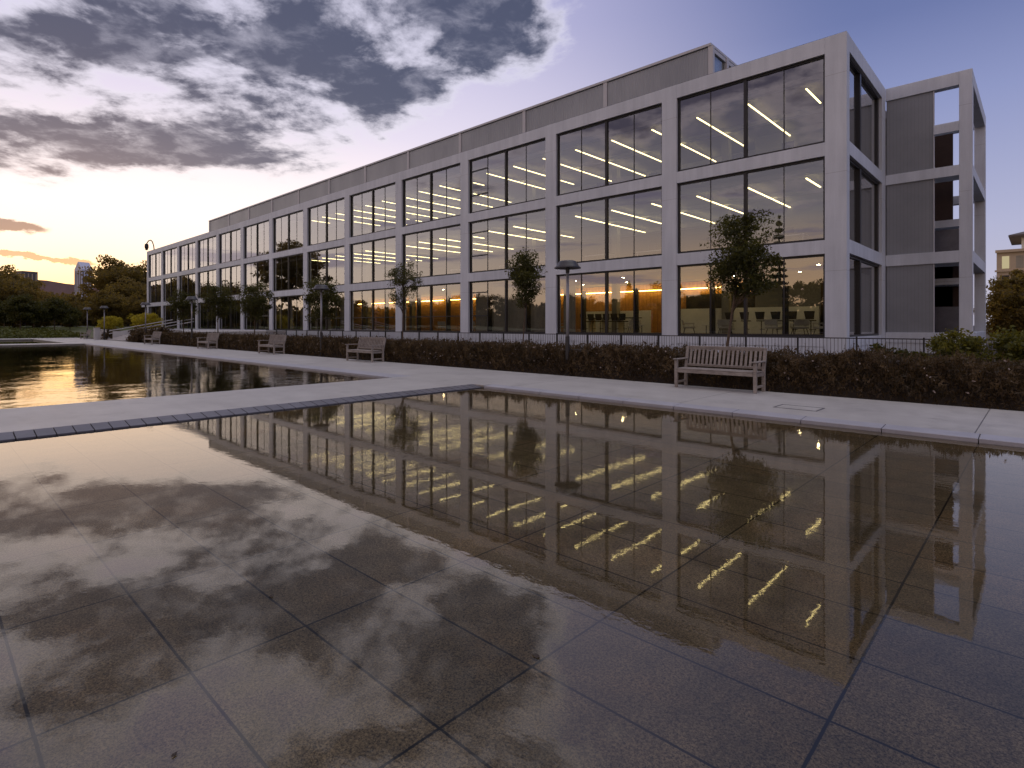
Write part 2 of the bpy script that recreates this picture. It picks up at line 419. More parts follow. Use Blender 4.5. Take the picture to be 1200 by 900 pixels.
# measured : right edge of column n is UE - n*BAY (+.25 for the first bay)
cols = [(UE-W, UE)] + [(UE-8.03-(n-1)*BAY-W, UE-8.03-(n-1)*BAY) for n in range(1, NB_+1)]
UL = cols[-1][0]
DEP = .5
for i, (a, b_) in enumerate(cols):
    m = MB(); m.box(a, b_, V0, V0+DEP, .02, 14.39)
    P(m, 'column', 'concrete', bevel=.012)
beams = [(.52, .95), (4.70, 5.32), (9.09, 9.70), (13.66, 14.386)]
for z0, z1 in beams:
    m = MB()
    for i in range(NB_):
        m.box(cols[i+1][1], cols[i][0], V0+.004, V0+DEP-.004, z0, z1)
    P(m, 'plinth' if z1 < 1 else 'beam', 'concrete', bevel=.01)
m = MB(); m.box(UL+.02, UE-.02, V0+.03, V0+.4, .02, .515); P(m, 'base_wall', 'concrete')
# end wall frame (plane U=UE)
CE = (35.5, 36.37)
m = MB(); m.box(UE-DEP, UE, CE[0], CE[1], .02, 14.388); P(m, 'column', 'concrete', bevel=.012)
for z0, z1 in beams:
    m = MB(); m.box(UE-DEP+.004, UE-.004, V0+DEP, CE[0], z0, z1); P(m, 'plinth' if z1 < 1 else 'beam', 'concrete', bevel=.01)
m = MB(); m.box(UE-.4, UE-.03, V0+DEP, 36.3, .02, .515); P(m, 'base_wall', 'concrete')
# thin roof flashing
m = MB(); m.box(UL+.05, UE-.02, V0+.05, V0+.45, 14.39, 14.415); m.box(UE-.4, UE-.04, V0+.45, 36.3, 14.392, 14.413); P(m, 'roof_flashing', 'frame_black')
# slabs, roof, core
m = MB()
for z0, z1 in ((.45, .97), (4.76, 5.30), (9.15, 9.68)): m.box(UL+.1, UE-.45, V0+.42, 50, z0, z1)
P(m, 'floor_slab', 'int_floor')
m = MB(); m.box(UL+.1, UE-.52, V0+.52, 50, 13.75, 14.2); P(m, 'roof', 'int_ceiling')
m = MB()
for z0 in (4.55, 8.98, 13.35): m.box(UL+.3, UE-.6, V0+1.5, 44, z0, z0+.05)
P(m, 'ceiling', 'int_ceiling')
m = MB(); m.box(UL+.1, UE-.5, 44, 44.3, .97, 13.75); m.box(UL+.05, UL+.35, V0+.5, 50, .02, 14.3); m.box(UL+.3, UE-6, 49.7, 50, .02, 13.75)
m.box(UE-7, UE-.52, 36.5, 36.8, .97, 13.75)
P(m, 'interior_wall', 'int_wall')
# dark ducts and beams under the ceilings
m = MB()
for z0 in (8.72, 13.08):
    m.box(UL+.4, UE-.7, V0+1.1, V0+1.45, z0, z0+.22); m.box(UL+.4, UE-.7, 33.5, 33.9, z0+.05, z0+.26)
    m.box(UL+.4, UE-.7, 38.9, 39.6, z0-.05, z0+.3)
P(m, 'duct', 'int_duct')
for i in range(1, 9):
    for z0, z1 in ((.97, 4.55), (5.3, 8.98), (9.68, 13.35)): m = MB(); m.box(cols[i][0]+.2, cols[i][0]+.65, 35.4, 35.85, z0, z1); P(m, 'interior_column', 'int_wall')
# linear ceiling lights
for fl, z in ((2, 12.99), (1, 8.63)):
    k = 0; u = -8.38
    while u > UL+2:
        b_i = int((UE-.2-u)//BAY)
        L1 = 38.7
        if k % 9 == 0: L1 = 32.2
        elif k % 5 == 2: L1 = 37.0
        if not (fl == 1 and k % 7 == 6) and u > -60:
            m = MB(); m.box(u-.035, u+.035, 29.8, L1, z, z+.045); P(m, 'ceiling_light', 'strip')
        u -= 2.79; k += 1
# windows
def window(i, z0, z1, ground=False):
    a, b_ = cols[i+1][1]+.004, cols[i][0]-.004
    y0, y1 = V0+.15, V0+.30
    m = MB(); fw = .09
    m.box(a, b_, y0, y1, z0, z0+fw+.02); m.box(a, b_, y0, y1, z1-fw, z1)
    m.box(a, a+fw, y0, y1, z0+fw+.02, z1-fw); m.box(b_-fw, b_, y0, y1, z0+fw+.02, z1-fw)
    w = b_-a; zi0, zi1 = z0+fw+.02, z1-fw
    m.box(a+w/2-.07, a+w/2+.07, y0-.03, y1, zi0, zi1)
    t = .017 if not ground else .03
    for q in (.25, .75): m.box(a+w*q-t, a+w*q+t, y0+.045, y1, zi0, zi1)
    if ground:
        for q in ((.25, .75) if i < 8 else (.25, .5, .75)):
            m.box(a+w*q-.11, a+w*q+.11, y1+.0, y1+.25, zi0, zi0+(2.55 if i < 2 else 3.5))
    if i == 2:
        for zz in (z0+(z1-z0)*.33, z0+(z1-z0)*.78): m.box(a+fw, a+w*.25-t, y0+.01, y1-.01, zz-.035, zz+.035)
    if ground and i in (3, 4, 5):
        m.box(a+fw, a+w/2-.07, y0+.02, y1-.01, 2.15, 2.21); m.box(a+w/2+.07, b_-fw, y0+.02, y1-.01, 2.15, 2.21)
    if ground and i == 7: m.box(a+fw, b_-fw, y0-.01, y1+.05, 2.5, 2.68)
    wo = P(m, 'window', 'frame_black')
    g = MB()
    xs = [a+fw, a+w*.25, a+w*.5, a+w*.75, b_-fw]
    for k in range(4):
        # each pane sits a hair out of plane, as real glazing does
        t1 = random.uniform(-.0025, .0025); t2 = random.uniform(-.0025, .0025); yy = V0+.22
        g.add([(xs[k], yy+t1, zi0), (xs[k+1], yy-t1, zi0), (xs[k+1], yy-t1+t2, zi1), (xs[k], yy+t1+t2, zi1)], [(0, 1, 2, 3)])
    Psub(g, 'pane', 'window_glass', wo)
    # head blind / shadow box
    return wo
for i in range(NB_):
    window(i, .952, 4.698, True); window(i, 5.322, 9.088); window(i, 9.702, 13.658)
def end_window(z0, z1):
    x0, x1 = UE-.32, UE-.16; a, b_ = V0+DEP+.004, CE[0]-.004; m = MB(); fw = .1
    m.box(x0, x1, a, b_, z0, z0+fw); m.box(x0, x1, a, b_, z1-fw, z1); m.box(x0, x1, a, a+fw, z0+fw, z1-fw); m.box(x0, x1, b_-.25, b_, z0+fw, z1-fw)
    m.box(x0, x1+.05, 31.0, 31.25, z0+fw, z1-fw)
    wo = P(m, 'window', 'frame_black')
    g = MB(); xx = UE-.24
    for q0, q1 in ((a+fw, 31.0), (31.25, b_-.25)): g.add([(xx, q0, z0+fw), (xx, q1, z0+fw), (xx, q1, z1-fw), (xx, q0, z1-fw)], [(0, 1, 2, 3)])
    Psub(g, 'pane', 'window_glass', wo)
    bl = MB()
    yy = a+.3
    while yy < b_-.2:
        bl.add([(UE-.62, yy, z0+.15), (UE-.56, yy+.14, z0+.15), (UE-.56, yy+.14, z1-.5), (UE-.62, yy, z1-.5)], [(0, 1, 2, 3)])
        bl.add([(UE-.56, yy+.14, z0+.15), (UE-.62, yy+.28, z0+.15), (UE-.62, yy+.28, z1-.5), (UE-.56, yy+.14, z1-.5)], [(0, 1, 2, 3)])
        yy += .28
    Psub(bl, 'blind', 'blind', wo)
for z0, z1 in ((.952, 4.698), (5.322, 9.088), (9.702, 13.658)): end_window(z0, z1)
# ground floor curtains behind some bays
m = MB()
for i in range(NB_):
    a, b_ = cols[i+1][1], cols[i][0]
    seg = {0: [], 1: [(a+.1, a+1.1)], 2: [(a+.1, b_-.2)], 3: [], 4: []}.get(i, [(a+.4, a+1.2), (a+3.1, a+3.7), (b_-2.2, b_-1.4)])
    for s0, s1 in seg:
        x = s0; k = 0
        while x < s1-.1:
            y = V0+.75; d = .08 if k % 2 else -.08
            m.add([(x, y+d, 1.0), (x+.16, y-d, 1.0), (x+.16, y-d, 4.5), (x, y+d, 4.5)], [(0, 1, 2, 3)]); x += .16; k += 1
P(m, 'curtain', 'curtain')
# lobby : wood wall, low white wall, cove light
m = MB(); m.box(-63, -9.6, 37.0, 37.15, .97, 4.5); P(m, 'wood_wall', 'wood_wall')
m = MB(); m.box(-26, -20.3, 35.9, 36.0, .975, 2.55); m.box(-18.6, -9.4, 35.9, 36.05, .975, 2.6); P(m, 'low_wall', 'white_panel')
m = MB(); m.box(-9.4, -6.9, 36.2, 36.3, .98, 4.5); P(m, 'interior_partition', 'brown_wall')
for u0, u1 in ((-18.4, -9.8), (-27.5, -18.9), (-35.5, -28), (-43.3, -36), (-51.5, -44), (-60, -52)):
    m = MB(); m.box(u0, u1, 36.62, 36.67, 3.98, 4.03); P(m, 'ceiling_light', 'cove')
for k, u in enumerate((-8.2, -10.1, -12.0, -13.9, -15.8, -17.7, -19.6, -21.5, -23.4, -25.3, -29.5, -33.5, -37.5, -41)):
    m = MB(); m.lathe([(0, 4.541), (.085, 4.541)], 12, (u, 31.2+3.5*(k % 2))); m.f = [f[::-1] for f in m.f]; P(m, 'downlight', 'downlight')
# roof plant room
pent = MB().box(-103.9, -15.5, 34.95, 41.9, 14.2, 19.2); po = P(pent, 'plant_room', 'louvre')
m = MB(); m.box(-104.1, -15.30, 34.62, 42.1, 19.25, 19.41); Psub(m, 'plant_room_roof', 'white_post', po)
for u in [-15.34-.0] + [-23.3-8.0*k for k in range(10)] + [-103.95]:
    m = MB(); m.box(u-.16, u+.16, 34.66, 34.90, 14.2, 19.24); Psub(m, 'post', 'white_post', po)
ps = [-15.34] + [-23.3-8.0*k for k in range(10)] + [-103.95]
for a, b_ in zip(ps[1:], ps[:-1]):
    m = MB(); m.box(a+.2, b_-.2, 34.72, 34.80, 14.2, 19.2); Psub(m, 'louvre_panel', 'louvre', po)
for v in (37.1, 39.4, 41.7):
    m = MB(); m.box(-15.46, -15.22, v-.16, v+.16, 14.2, 19.24); Psub(m, 'post', 'white_post', po)
for v0, v1 in ((34.92, 36.92), (37.28, 39.2), (39.6, 41.5)):
    m = MB(); m.box(-15.48, -15.40, v0, v1, 14.3, 18.9); Psub(m, 'side_glazing', 'rail_glass', po)
    m = MB(); m.box(-15.42, -15.30, v0, v1, 18.95, 19.2); Psub(m, 'side_rail', 'white_post', po)
# --- stair tower at the right end
F = 36.38; UR = -2.56; RB = 45.6
zt = [(.55, 1.11), (4.70, 5.30), (9.13, 9.66), (13.72, 14.39)]
def tp(name, mat, *bx, bev=.01):
    m = MB()
    for q in bx: m.box(*q)
    return P(m, name, mat, bevel=bev)
tp('column', 'concrete', (-3.09, UR, F, F+.55, .02, 14.39))
tp('column', 'concrete', (-3.09, UR, RB-.5, RB, .02, 14.385))
tp('column', 'concrete', (-6.2, -5.7, RB-.5, RB, .02, 14.385))
for k, (z0, z1) in enumerate(zt):
    tp('plinth' if k == 0 else 'beam', 'concrete', (UE+.0, -3.092, F+.004, F+.5, z0, z1))
    tp('plinth' if k == 0 else 'beam', 'concrete', (-3.05, UR-.004, F+.552, RB-.502, z0, z1))
    if k: tp('beam', 'concrete', (-5.69, -3.092, RB-.46, RB-.004, z0, z1))
tp('beam', 'concrete', (-4.14, -3.092, F+.03, F+.4, 11.41, 11.85))
tp('base_wall', 'concrete', (UE, -3.1, F+.05, F+.4, .02, .548))
for z0, z1 in ((1.112, 4.698), (5.302, 9.128), (9.662, 13.718)):
    tp('wall_panel', 'panel', (-6.22, -4.15, F+.10, F+.2, z0, z1), bev=0)
    tp('panel_trim', 'white_post', (-4.149, -4.11, F+.06, F+.22, z0, z1), bev=0)
tp('stair_wall', 'brown_wall', (-6.2, -3.80, 41.4, 41.6, .1, 12.75), (-6.2, -3.1, 41.4, 41.6, .1, 6.9), (-6.18, -6.0, F+.6, 45, .1, 13.6), bev=0)
tp('stair_landing', 'concrete', (-5.9, -3.15, 39.4, 41.38, 6.95, 7.35), bev=0)
tp('stair_landing', 'concrete', (-5.9, -3.15, 39.4, 41.38, 3.75, 4.1), bev=0)
tp('stair_landing', 'concrete', (-5.9, -3.15, F+.6, 39.35, 4.75, 5.2), bev=0); tp('stair_landing', 'concrete', (-5.9, -3.15, F+.6, 38, 9.2, 9.5), bev=0)
for q in ((5.3,6.7),(1.1,2.5)): tp('guard_panel', 'slate', (-4.6, -3.15, 38.6, 38.65, *q), bev=0)
m = MB(); m.bar((-4.75, 37.2, 11.1), (-4.1, 37.2, 9.7), .05, .05); m.bar((-4.4, 39.2, 7.2), (-4.75, 38.2, 5.6), .04, .04); P(m, 'handrail', 'white_post')
m = MB()
for k in range(12): m.box(-5.9, -4.75, 38.1+k*.28, 38.1+(k+1)*.28, 5.3+k*.17-.3, 5.3+(k+1)*.17)
P(m, 'stair_flight', 'slate')
# hooked roof davit and low lobby at the far left end
m = MB(); pts = [(UL+1.4, V0+.8, 14.3), (UL+1.0, V0+.8, 15.4), (UL+.2, V0+.8, 16.2), (UL-.8, V0+.8, 16.6), (UL-2.2, V0+.8, 16.6), (UL-3.4, V0+.8, 16.2)]
m.tube(pts, [.09]*6, 8); P(m, 'roof_arm', 'metal_dark')
m = MB(); m.lathe([(.02, 16.3), (.3, 16.1), (.34, 15.6), (.2, 15.1), (.02, 15.0)], 12, (UL-3.4, V0+.8)); P(m, 'roof_arm_head', 'metal_dark')
m = MB(); m.box(UL-4.2, UL-.002, V0+.2, V0+3, 4.75, 5.3); m.box(UL-3.2, UL-.5, V0+1.5, V0+3, .02, 4.74); P(m, 'side_canopy', 'concrete')

# ------------------------------------------------------------------ lobby furniture
tvl = ['wide black screen on the wood wall above the low white wall, behind the young tree', 'second black screen further right on the lobby wood wall']
for i, (u0, u1) in enumerate(((-18.1, -13.4),(-12.6,-10.6))):
    t = empty('wall_screen', ((u0+u1)/2, 36.95, 2.55), label=tvl[i], cat='screen')
    MB().box(-(u1-u0)/2, (u1-u0)/2, -.03, .03, 0, 1.05).build('bezel', 'frame_black', t)
    MB().box(-(u1-u0)/2+.04, (u1-u0)/2-.04, -.035, -.031, .04, 1.01).build('display', 'screen', t)
def mk_stool():
    t = empty('bar_stool', (0, 0, 0), label='x', cat='bar stool', group='dark backed bar stools along the lobby counter')
    MB().lathe([(.0, .02), (.24, .02), (.24, .0), (0, 0)], 16).build('base', 'metal_dark', t)
    MB().tube([(0, 0, .02), (0, 0, .74)], [.025, .025], 8).build('stem', 'metal_dark', t)
    MB().box(-.14, .14, -.16, -.13, .28, .31).build('footrest', 'metal_dark', t)
    MB().box(-.22, .22, -.2, .2, .74, .80).build('seat', 'chair_dark', t, bevel=.02)
    m = MB(); m.add([(-.20, .16, .84), (.20, .16, .84), (.27, .24, 1.28), (-.27, .24, 1.28), (-.20, .2, .84), (.20, .2, .84), (.27, .28, 1.28), (-.27, .28, 1.28)],
                    [(0, 3, 2, 1), (4, 5, 6, 7), (0, 1, 5, 4), (1, 2, 6, 5), (2, 3, 7, 6), (3, 0, 4, 7)]); m.build('backrest', 'chair_dark', t)
    return t
st = mk_stool(); ordn = ['first', 'second', 'third', 'fourth', 'fifth', 'sixth', 'seventh', 'eighth']
for i in range(8):
    o = st if i == 0 else copy_tree(st)
    o.location = (-13.35+i*.86, 33.0, .972); o.rotation_euler.z = math.pi + random.uniform(-.15, .15)
    o['label'] = f'{ordn[i]} dark backed bar stool from the left in the lobby row behind the nearest window'
def mk_lounge():
    t = empty('lounge_chair', (0, 0, 0), label='x', cat='lounge chair', group='pale lounge chairs inside the ground floor windows')
    MB().box(-.36, .36, -.34, .34, .34, .46).build('seat', 'chair_light', t, bevel=.04)
    m = MB(); m.add([(-.36, .26, .5), (.36, .26, .5), (.36, .36, .84), (-.36, .36, .84), (-.36, .34, .5), (.36, .34, .5), (.36, .44, .84), (-.36, .44, .84)],
                    [(0, 3, 2, 1), (4, 5, 6, 7), (0, 1, 5, 4), (1, 2, 6, 5), (2, 3, 7, 6), (3, 0, 4, 7)]); m.build('backrest', 'chair_light', t, bevel=.02)
    for sx in (-1, 1):
        for sy in (-1, 1): MB().tube([(sx*.26, sy*.24, .34), (sx*.34, sy*.32, 0)], [.022, .015], 6).build('leg', 'metal_dark', t)
        m = MB(); m.box(sx*.37-.03, sx*.37+.03, -.3, .34, .6, .65); m.box(sx*.37-.02, sx*.37+.02, -.28, -.24, .4, .6); m.build('armrest', 'chair_light', t)
    return t
lc = mk_lounge()
spots = [(-15.2, 31.4, 2.0, 'pale lounge chair left of the round side table in the nearest bay'),
         (-13.0, 31.3, 3.4, 'pale lounge chair just left of the young tree trunk in the nearest bay'),
         (-10.3, 31.2, 2.9, 'pale lounge chair just right of the leaning tree trunk in the nearest bay'),
         (-9.2, 31.6, 3.7, 'pale lounge chair in the middle of the nearest bay before the stools'),
         (-8.0, 31.3, 4.2, 'pale lounge chair at the far right end of the lobby by the corner column'),
         (-24.9, 31.6, 2.2, 'pale lounge chair left of the long dark table, behind the tall lamp'),
         (-19.0, 31.5, 3.9, 'pale lounge chair right of the long dark table in the second bay'),
         (-33.5, 31.5, 2.6, 'pale lounge chair in the fourth bay left of the column'),
         (-38.0, 31.6, 3.6, 'pale lounge chair at the left of the fourth bay from the corner')]
for i, (u, v, r, l) in enumerate(spots):
    o = lc if i == 0 else copy_tree(lc); o.location = (u, v, .972); o.rotation_euler.z = r; o['label'] = l
def mk_side():
    t = empty('side_table', (0, 0, 0), label='x', cat='side table', group='small round lobby tables')
    MB().lathe([(0, .55), (.25, .55), (.26, .53), (.25, .51), (0, .51)], 18).build('tabletop', 'white_panel', t)
    MB().tube([(0, 0, .01), (0, 0, .51)], [.025, .025], 8).build('stem', 'metal_dark', t)
    MB().lathe([(0, .015), (.18, .015), (.18, 0), (0, 0)], 16).build('base', 'metal_dark', t); return t
sd = mk_side()
for i, (u, v, l) in enumerate([(-14.2, 31.5, 'small round table beside the leftmost lounge chair of the nearest bay'), (-9.7, 31.2, 'small round table between lounge chairs right of the tree trunk'), (-18.3, 31.3, 'small round table at the right edge of the second bay')]):
    o = sd if i == 0 else copy_tree(sd); o.location = (u, v, .972); o['label'] = l
t = empty('long_table', (-21.3, 32.6, .972), label='long dark high table with wooden panel legs in the second bay behind the tall lamp', cat='table')
MB().box(-2.0, 2.0, -.45, .45, .98, 1.04).build('tabletop', 'chair_dark', t)
for u in (-1.7, -.6, .6, 1.7): MB().box(u-.05, u+.05, -.36, .36, 0, .98).build('leg', 'chair_light', t)
st2 = [(-23.2+.62*k) for k in range(6)]
for k, u in enumerate(st2):
    o = copy_tree(st); o.location = (u+.2, 31.8, .972); o.rotation_euler.z = math.pi
    o['group'] = 'dark bar stools at the long lobby table'; o['label'] = f'{ordn[k]} dark bar stool from the left at the long table behind the tall lamp'
t = empty('desk_group', (0, 0, 0)) if False else None
# plants and desks glimpsed on the upper floors
def desk(u, v, z, l):
    t = empty('desk', (u, v, z), label=l, cat='desk', group='office desks behind the upper windows')
    MB().box(-.9, .9, -.4, .4, .70, .74).build('desktop', 'white_panel', t)
    for sx in (-1, 1): MB().box(sx*.85-.03, sx*.85+.03, -.36, .36, 0, .70).build('leg', 'pole_metal', t)
    mo = MB().box(-.28, .28, .1, .13, .86, 1.2); mo.box(-.03, .03, .11, .14, .745, .86); mo.build('monitor', 'chair_dark', t)
dl = 0
for z, fl in ((5.30, 'middle'), (9.68, 'top')):
    for i, u in enumerate((-9.5, -12.2, -17.5, -21.0, -26, -29.5, -34.5)):
        b_ = ['first', 'first', 'second', 'second', 'third', 'third', 'fourth'][i]; s_ = ['right', 'left'][i % 2]
        desk(u, 30.6+(i % 3)*.3, z+.003, f'white desk with monitor, {fl} floor, {s_} half of {b_} bay from the corner')

# ------------------------------------------------------------------ railing before the building
rail = empty('railing', (-3, 22.2, 0), label='low dark metal railing with thin upright bars between the hedge and building', cat='railing')
RO = (-3, 22.2, 0)
m = MB(); m.box(-52, 8, 22.17, 22.23, 1.03, 1.065); m.box(-52, 8, 22.18, 22.22, .2, .23); m.build('rail', 'metal_dark', rail, RO)
u = -2.77
us = [-2.77-1.88*k for k in range(26)] + [-.89, .99, 2.87]
for u in us: MB().box(u-.022, u+.022, 22.16, 22.24, .02, 1.1).build('post', 'metal_dark', rail, RO)
m = MB(); u = -51.9
while u < 7.9: m.box(u-.006, u+.006, 22.194, 22.206, .23, 1.03); u += .117
tag(m.build('bar', 'metal_dark', rail, RO), kind='stuff')

# ------------------------------------------------------------------ benches
def mk_bench():
    t = empty('park_bench', (0, 0, 0), label='x', cat='bench', group='weathered teak benches along the promenade')
    L = .925; B = .012
    for sx in (-1, 1):
        x = sx*(L-.035)
        MB().box(x-.035, x+.035, -.30, -.23, 0, .63).build('leg', 'teak', t, bevel=B)
        m = MB(); m.bar((x, .22, 0), (x, .22, .45), .07, .07, (0, 1, 0)); m.bar((x, .222, .44), (x, .34, .93), .068, .06, (0, 1, 0)); m.build('leg', 'teak', t, bevel=B)
        m = MB(); m.box(x-.05, x+.05, -.35, .24, .632, .662); m.build('armrest', 'teak', t, bevel=B)
        m = MB(); m.box(x-.022, x+.022, -.23, .19, .34, .41); m.box(x-.02, x+.02, -.23, .19, .10, .145); m.build('side_rail', 'teak', t)
    m = MB(); m.box(-L+.075, L-.075, -.30, -.262, .345, .42); m.box(-L+.075, L-.075, .17, .20, .34, .40); m.build('seat_rail', 'teak', t, bevel=.006)
    m = MB()
    for k in range(6): y = -.305+k*.086; m.box(-L+(.08 if k in (0, 5) else .01), L-(.08 if k in (0, 5) else .01), y, y+.07, .422, .444)
    m.build('seat', 'teak', t, bevel=.005)
    m = MB(); m.bar((-L+.07, .335, .90), (L-.07, .335, .90), .035, .085, (0, -.2, 1)); m.bar((-L+.07, .232, .50), (L-.07, .232, .50), .033, .055, (0, -.2, 1)); m.build('back_rail', 'teak', t, bevel=.006)
    m = MB(); n = 17
    for k in range(n):
        x = -L+.13 + (2*L-.26)*k/(n-1); m.bar((x, .238, .525), (x, .325, .862), .052, .014, (0, -1, .2))
    m.build('backrest_slats', 'teak', t)
    return t
bn = mk_bench()
bl = ['weathered teak bench nearest the camera, in front of the leaning young tree', 'weathered teak bench standing where the crossing walkway meets the promenade',
      'third teak bench from the right, before the hedge left of the lamp post', 'fourth teak bench from the right, small before the long hedge',
      'teak bench at the left end of the hedge near the steps', 'farthest teak bench, left of the steps beside the stone pillar']
for i, (u, v, r) in enumerate([(-5.27, 12.34, .0), (-19.6, 12.30, .01), (-28.15, 12.3, -.01), (-37.0, 12.25, .0), (-48.4, 12.2, .02), (-72.3, 12.2, 0.)]):
    o = bn if i == 0 else copy_tree(bn); o.location = (u, v, PZ); o.rotation_euler.z = r; o['label'] = bl[i]

# ------------------------------------------------------------------ lamps
def mk_lamp(h=3.27):
    t = empty('street_lamp', (0, 0, 0), label='x', cat='street lamp', group='mushroom topped lamp posts along the promenade')
    MB().tube([(0, 0, 1.15), (0, 0, 3.0)], [.045, .042], 14).build('pole', 'pole_metal', t, smooth=True)
    MB().tube([(0, 0, 0), (0, 0, .04), (0, 0, .05), (0, 0, 1.15)], [.12, .12, .062, .06], 14).build('base', 'metal_dark', t)
    MB().tube([(0, 0, 3.0), (0, 0, 3.16)], [.052, .07], 12).build('neck', 'metal_dark', t)
    m = MB(); m.lathe([(.0, 3.36), (.18, 3.355), (.24, 3.34), (.285, 3.29), (.33, 3.20), (.385, 3.155), (.385, 3.13), (.33, 3.14), (.0, 3.15)], 32); m.build('lamp_shade', 'lamp_cap', t, smooth=True)
    return t
lp = mk_lamp(); ll = ['mushroom topped lamp post nearest the camera, left of the big leaning tree', 'lamp post rising from the hedge in front of the sixth bay', 'lamp post in the hedge among the three left young trees',
      'lamp post by the yellow shrub at the top left end of the hedge', 'slim lamp post furthest left beside the low white wall', 'lamp behind the stone pillar at the foot of the steps']
for i, (u, v, z) in enumerate([(-10.07, 13.05, .02), (-24.45, 13.0, .02), (-42.3, 13.0, .1), (-53.9, 13.1, .02), (-74.1, 12.65, .02), (-66.8, 12.75, .02)]):
    o = lp if i == 0 else copy_tree(lp); o.location = (u, v, z); o['label'] = ll[i]

# ------------------------------------------------------------------ foliage
def crown_points(n, center, rad, clumps, cr, rng, shell=.55, flat=1.):
    """leaf centres gathered round limb-end clumps inside an uneven ellipsoid"""
    cs = []
    while len(cs) < clumps:
        p = rng.normal(size=3); p /= np.linalg.norm(p); p *= (shell + (1-shell)*rng.random())
        if rng.random() < .25: p *= rng.random()
        cs.append(p*np.array(rad)*(1+.08*rng.normal()) + np.array(center))
    cs = np.array(cs); w = rng.random(clumps)+.35; w /= w.sum()
    idx = rng.choice(clumps, n, p=w); sz = cr*(.55+.8*rng.random(clumps))
    d = rng.normal(size=(n, 3)); d /= np.linalg.norm(d, axis=1)[:, None]; d *= (rng.random(n)**.45)[:, None]
    d[:, 2] *= flat
    return cs[idx] + d*sz[idx][:, None], cs
def tree_mesh(seed, H, cz, rad, clumps, cr, nleaf, leaf, trunk_r, leafmat, barkmat='bark', lean=(0, 0), shell=.55, flat=.8, asp=.5, limbs=14, base_z=None):
    rng = np.random.default_rng(seed)
    pts, cs = crown_points(nleaf, (lean[0], lean[1], cz), rad, clumps, cr, rng, shell, flat)
    crown = np_mesh('crown', leaf_quads(pts, leaf, asp, 0, rng), 4, leafmat)
    m = MB(); zs = np.linspace(0, cz + rad[2]*.35, 7); tp_ = []
    for k, z in enumerate(zs):
        f = z/zs[-1]; tp_.append((lean[0]*min(1, z/cz) + .03*H*.3*math.sin(3*f+seed)*f, lean[1]*min(1, z/cz) + .03*H*.3*math.cos(2.3*f+seed)*f, z))
    m.tube(tp_, [trunk_r*(1.25-.25*min(1,k))*(1-.75*k/6) for k in range(7)], 10)
    order = rng.permutation(len(cs))[:limbs]
    for k in order:
        c = cs[k]; f = max(.45, min(.97, (c[2]-rad[2]*.5)/zs[-1])); j = f*6; i0 = int(j); i1 = min(6, i0+1); q = j-i0
        b0 = [tp_[i0][a]*(1-q)+tp_[i1][a]*q for a in range(3)]
        mid = [(b0[a]+c[a])/2 for a in range(3)]; mid[2] += .05*rad[2]
        r0 = trunk_r*.38; m.tube([b0, mid, c], [r0, r0*.6, r0*.2], 6)
    me = m.build('trunk', barkmat, smooth=True); return crown, me.data, me
def place_tree(name, loc, label, cat, group, data, rz=0., s=1.):
    t = empty(name, loc, rz, label, cat, group); t.scale = (s, s, s)
    for nm, me in (('crown', data[0]), ('trunk', data[1])):
        o = bpy.data.objects.new(nm, me); C.objects.link(o); o.parent = t
    return t
def prep(*a, **k):
    c, tm, ob = tree_mesh(*a, **k); bpy.data.objects.remove(ob); return c, tm
# young trees in the planting
g = 'young trees planted in front of the building'
d1 = prep(3, 4.7, 3.35, (.92, .92, 1.35), 80, .36, 15000, .082, .05, 'leaf_green', lean=(.50, .1), limbs=26, asp=.45)
d2 = prep(5, 4.6, 3.45, (.62, .62, 1.15), 56, .32, 8500, .08, .035, 'leaf_green', lean=(.22, 0), limbs=22, shell=.35)
d3 = prep(8, 4.4, 3.4, (.80, .80, 1.05), 50, .26, 4600, .095, .04, 'leaf_green', lean=(.1, 0), limbs=30, shell=.6, asp=.3)
d4 = prep(11, 4.6, 3.1, (1.15, 1.15, 1.3), 64, .44, 9500, .10, .05, 'leaf_green', limbs=24)
lab = ['dense leaning young tree with pale trunk behind the nearest bench', 'slender young tree second from the right, left of the lamp post', 'small spiky young tree in front of the column between fourth and fifth bays',
       'young tree behind the lamp post in front of the sixth bay', 'young tree in front of the eighth bay, right one of the three left trees', 'dense young tree in the middle of the three left trees', 'leftmost young tree near the far end of the building']
for (u, s, r, d), l in zip([(-6.72, 1.0, .0, d1), (-14.55, .98, .1, d2), (-22.3, 1.0, .6, d3), (-30.1, .93, 2., d4), (-39.3, .98, 1., d4), (-46.1, 1.04, 3.2, d4), (-54.2, 1.0, 4.4, d4)], lab):
    place_tree('young_tree', (u, 16.0, .02), l, 'tree', g, d, r, s)

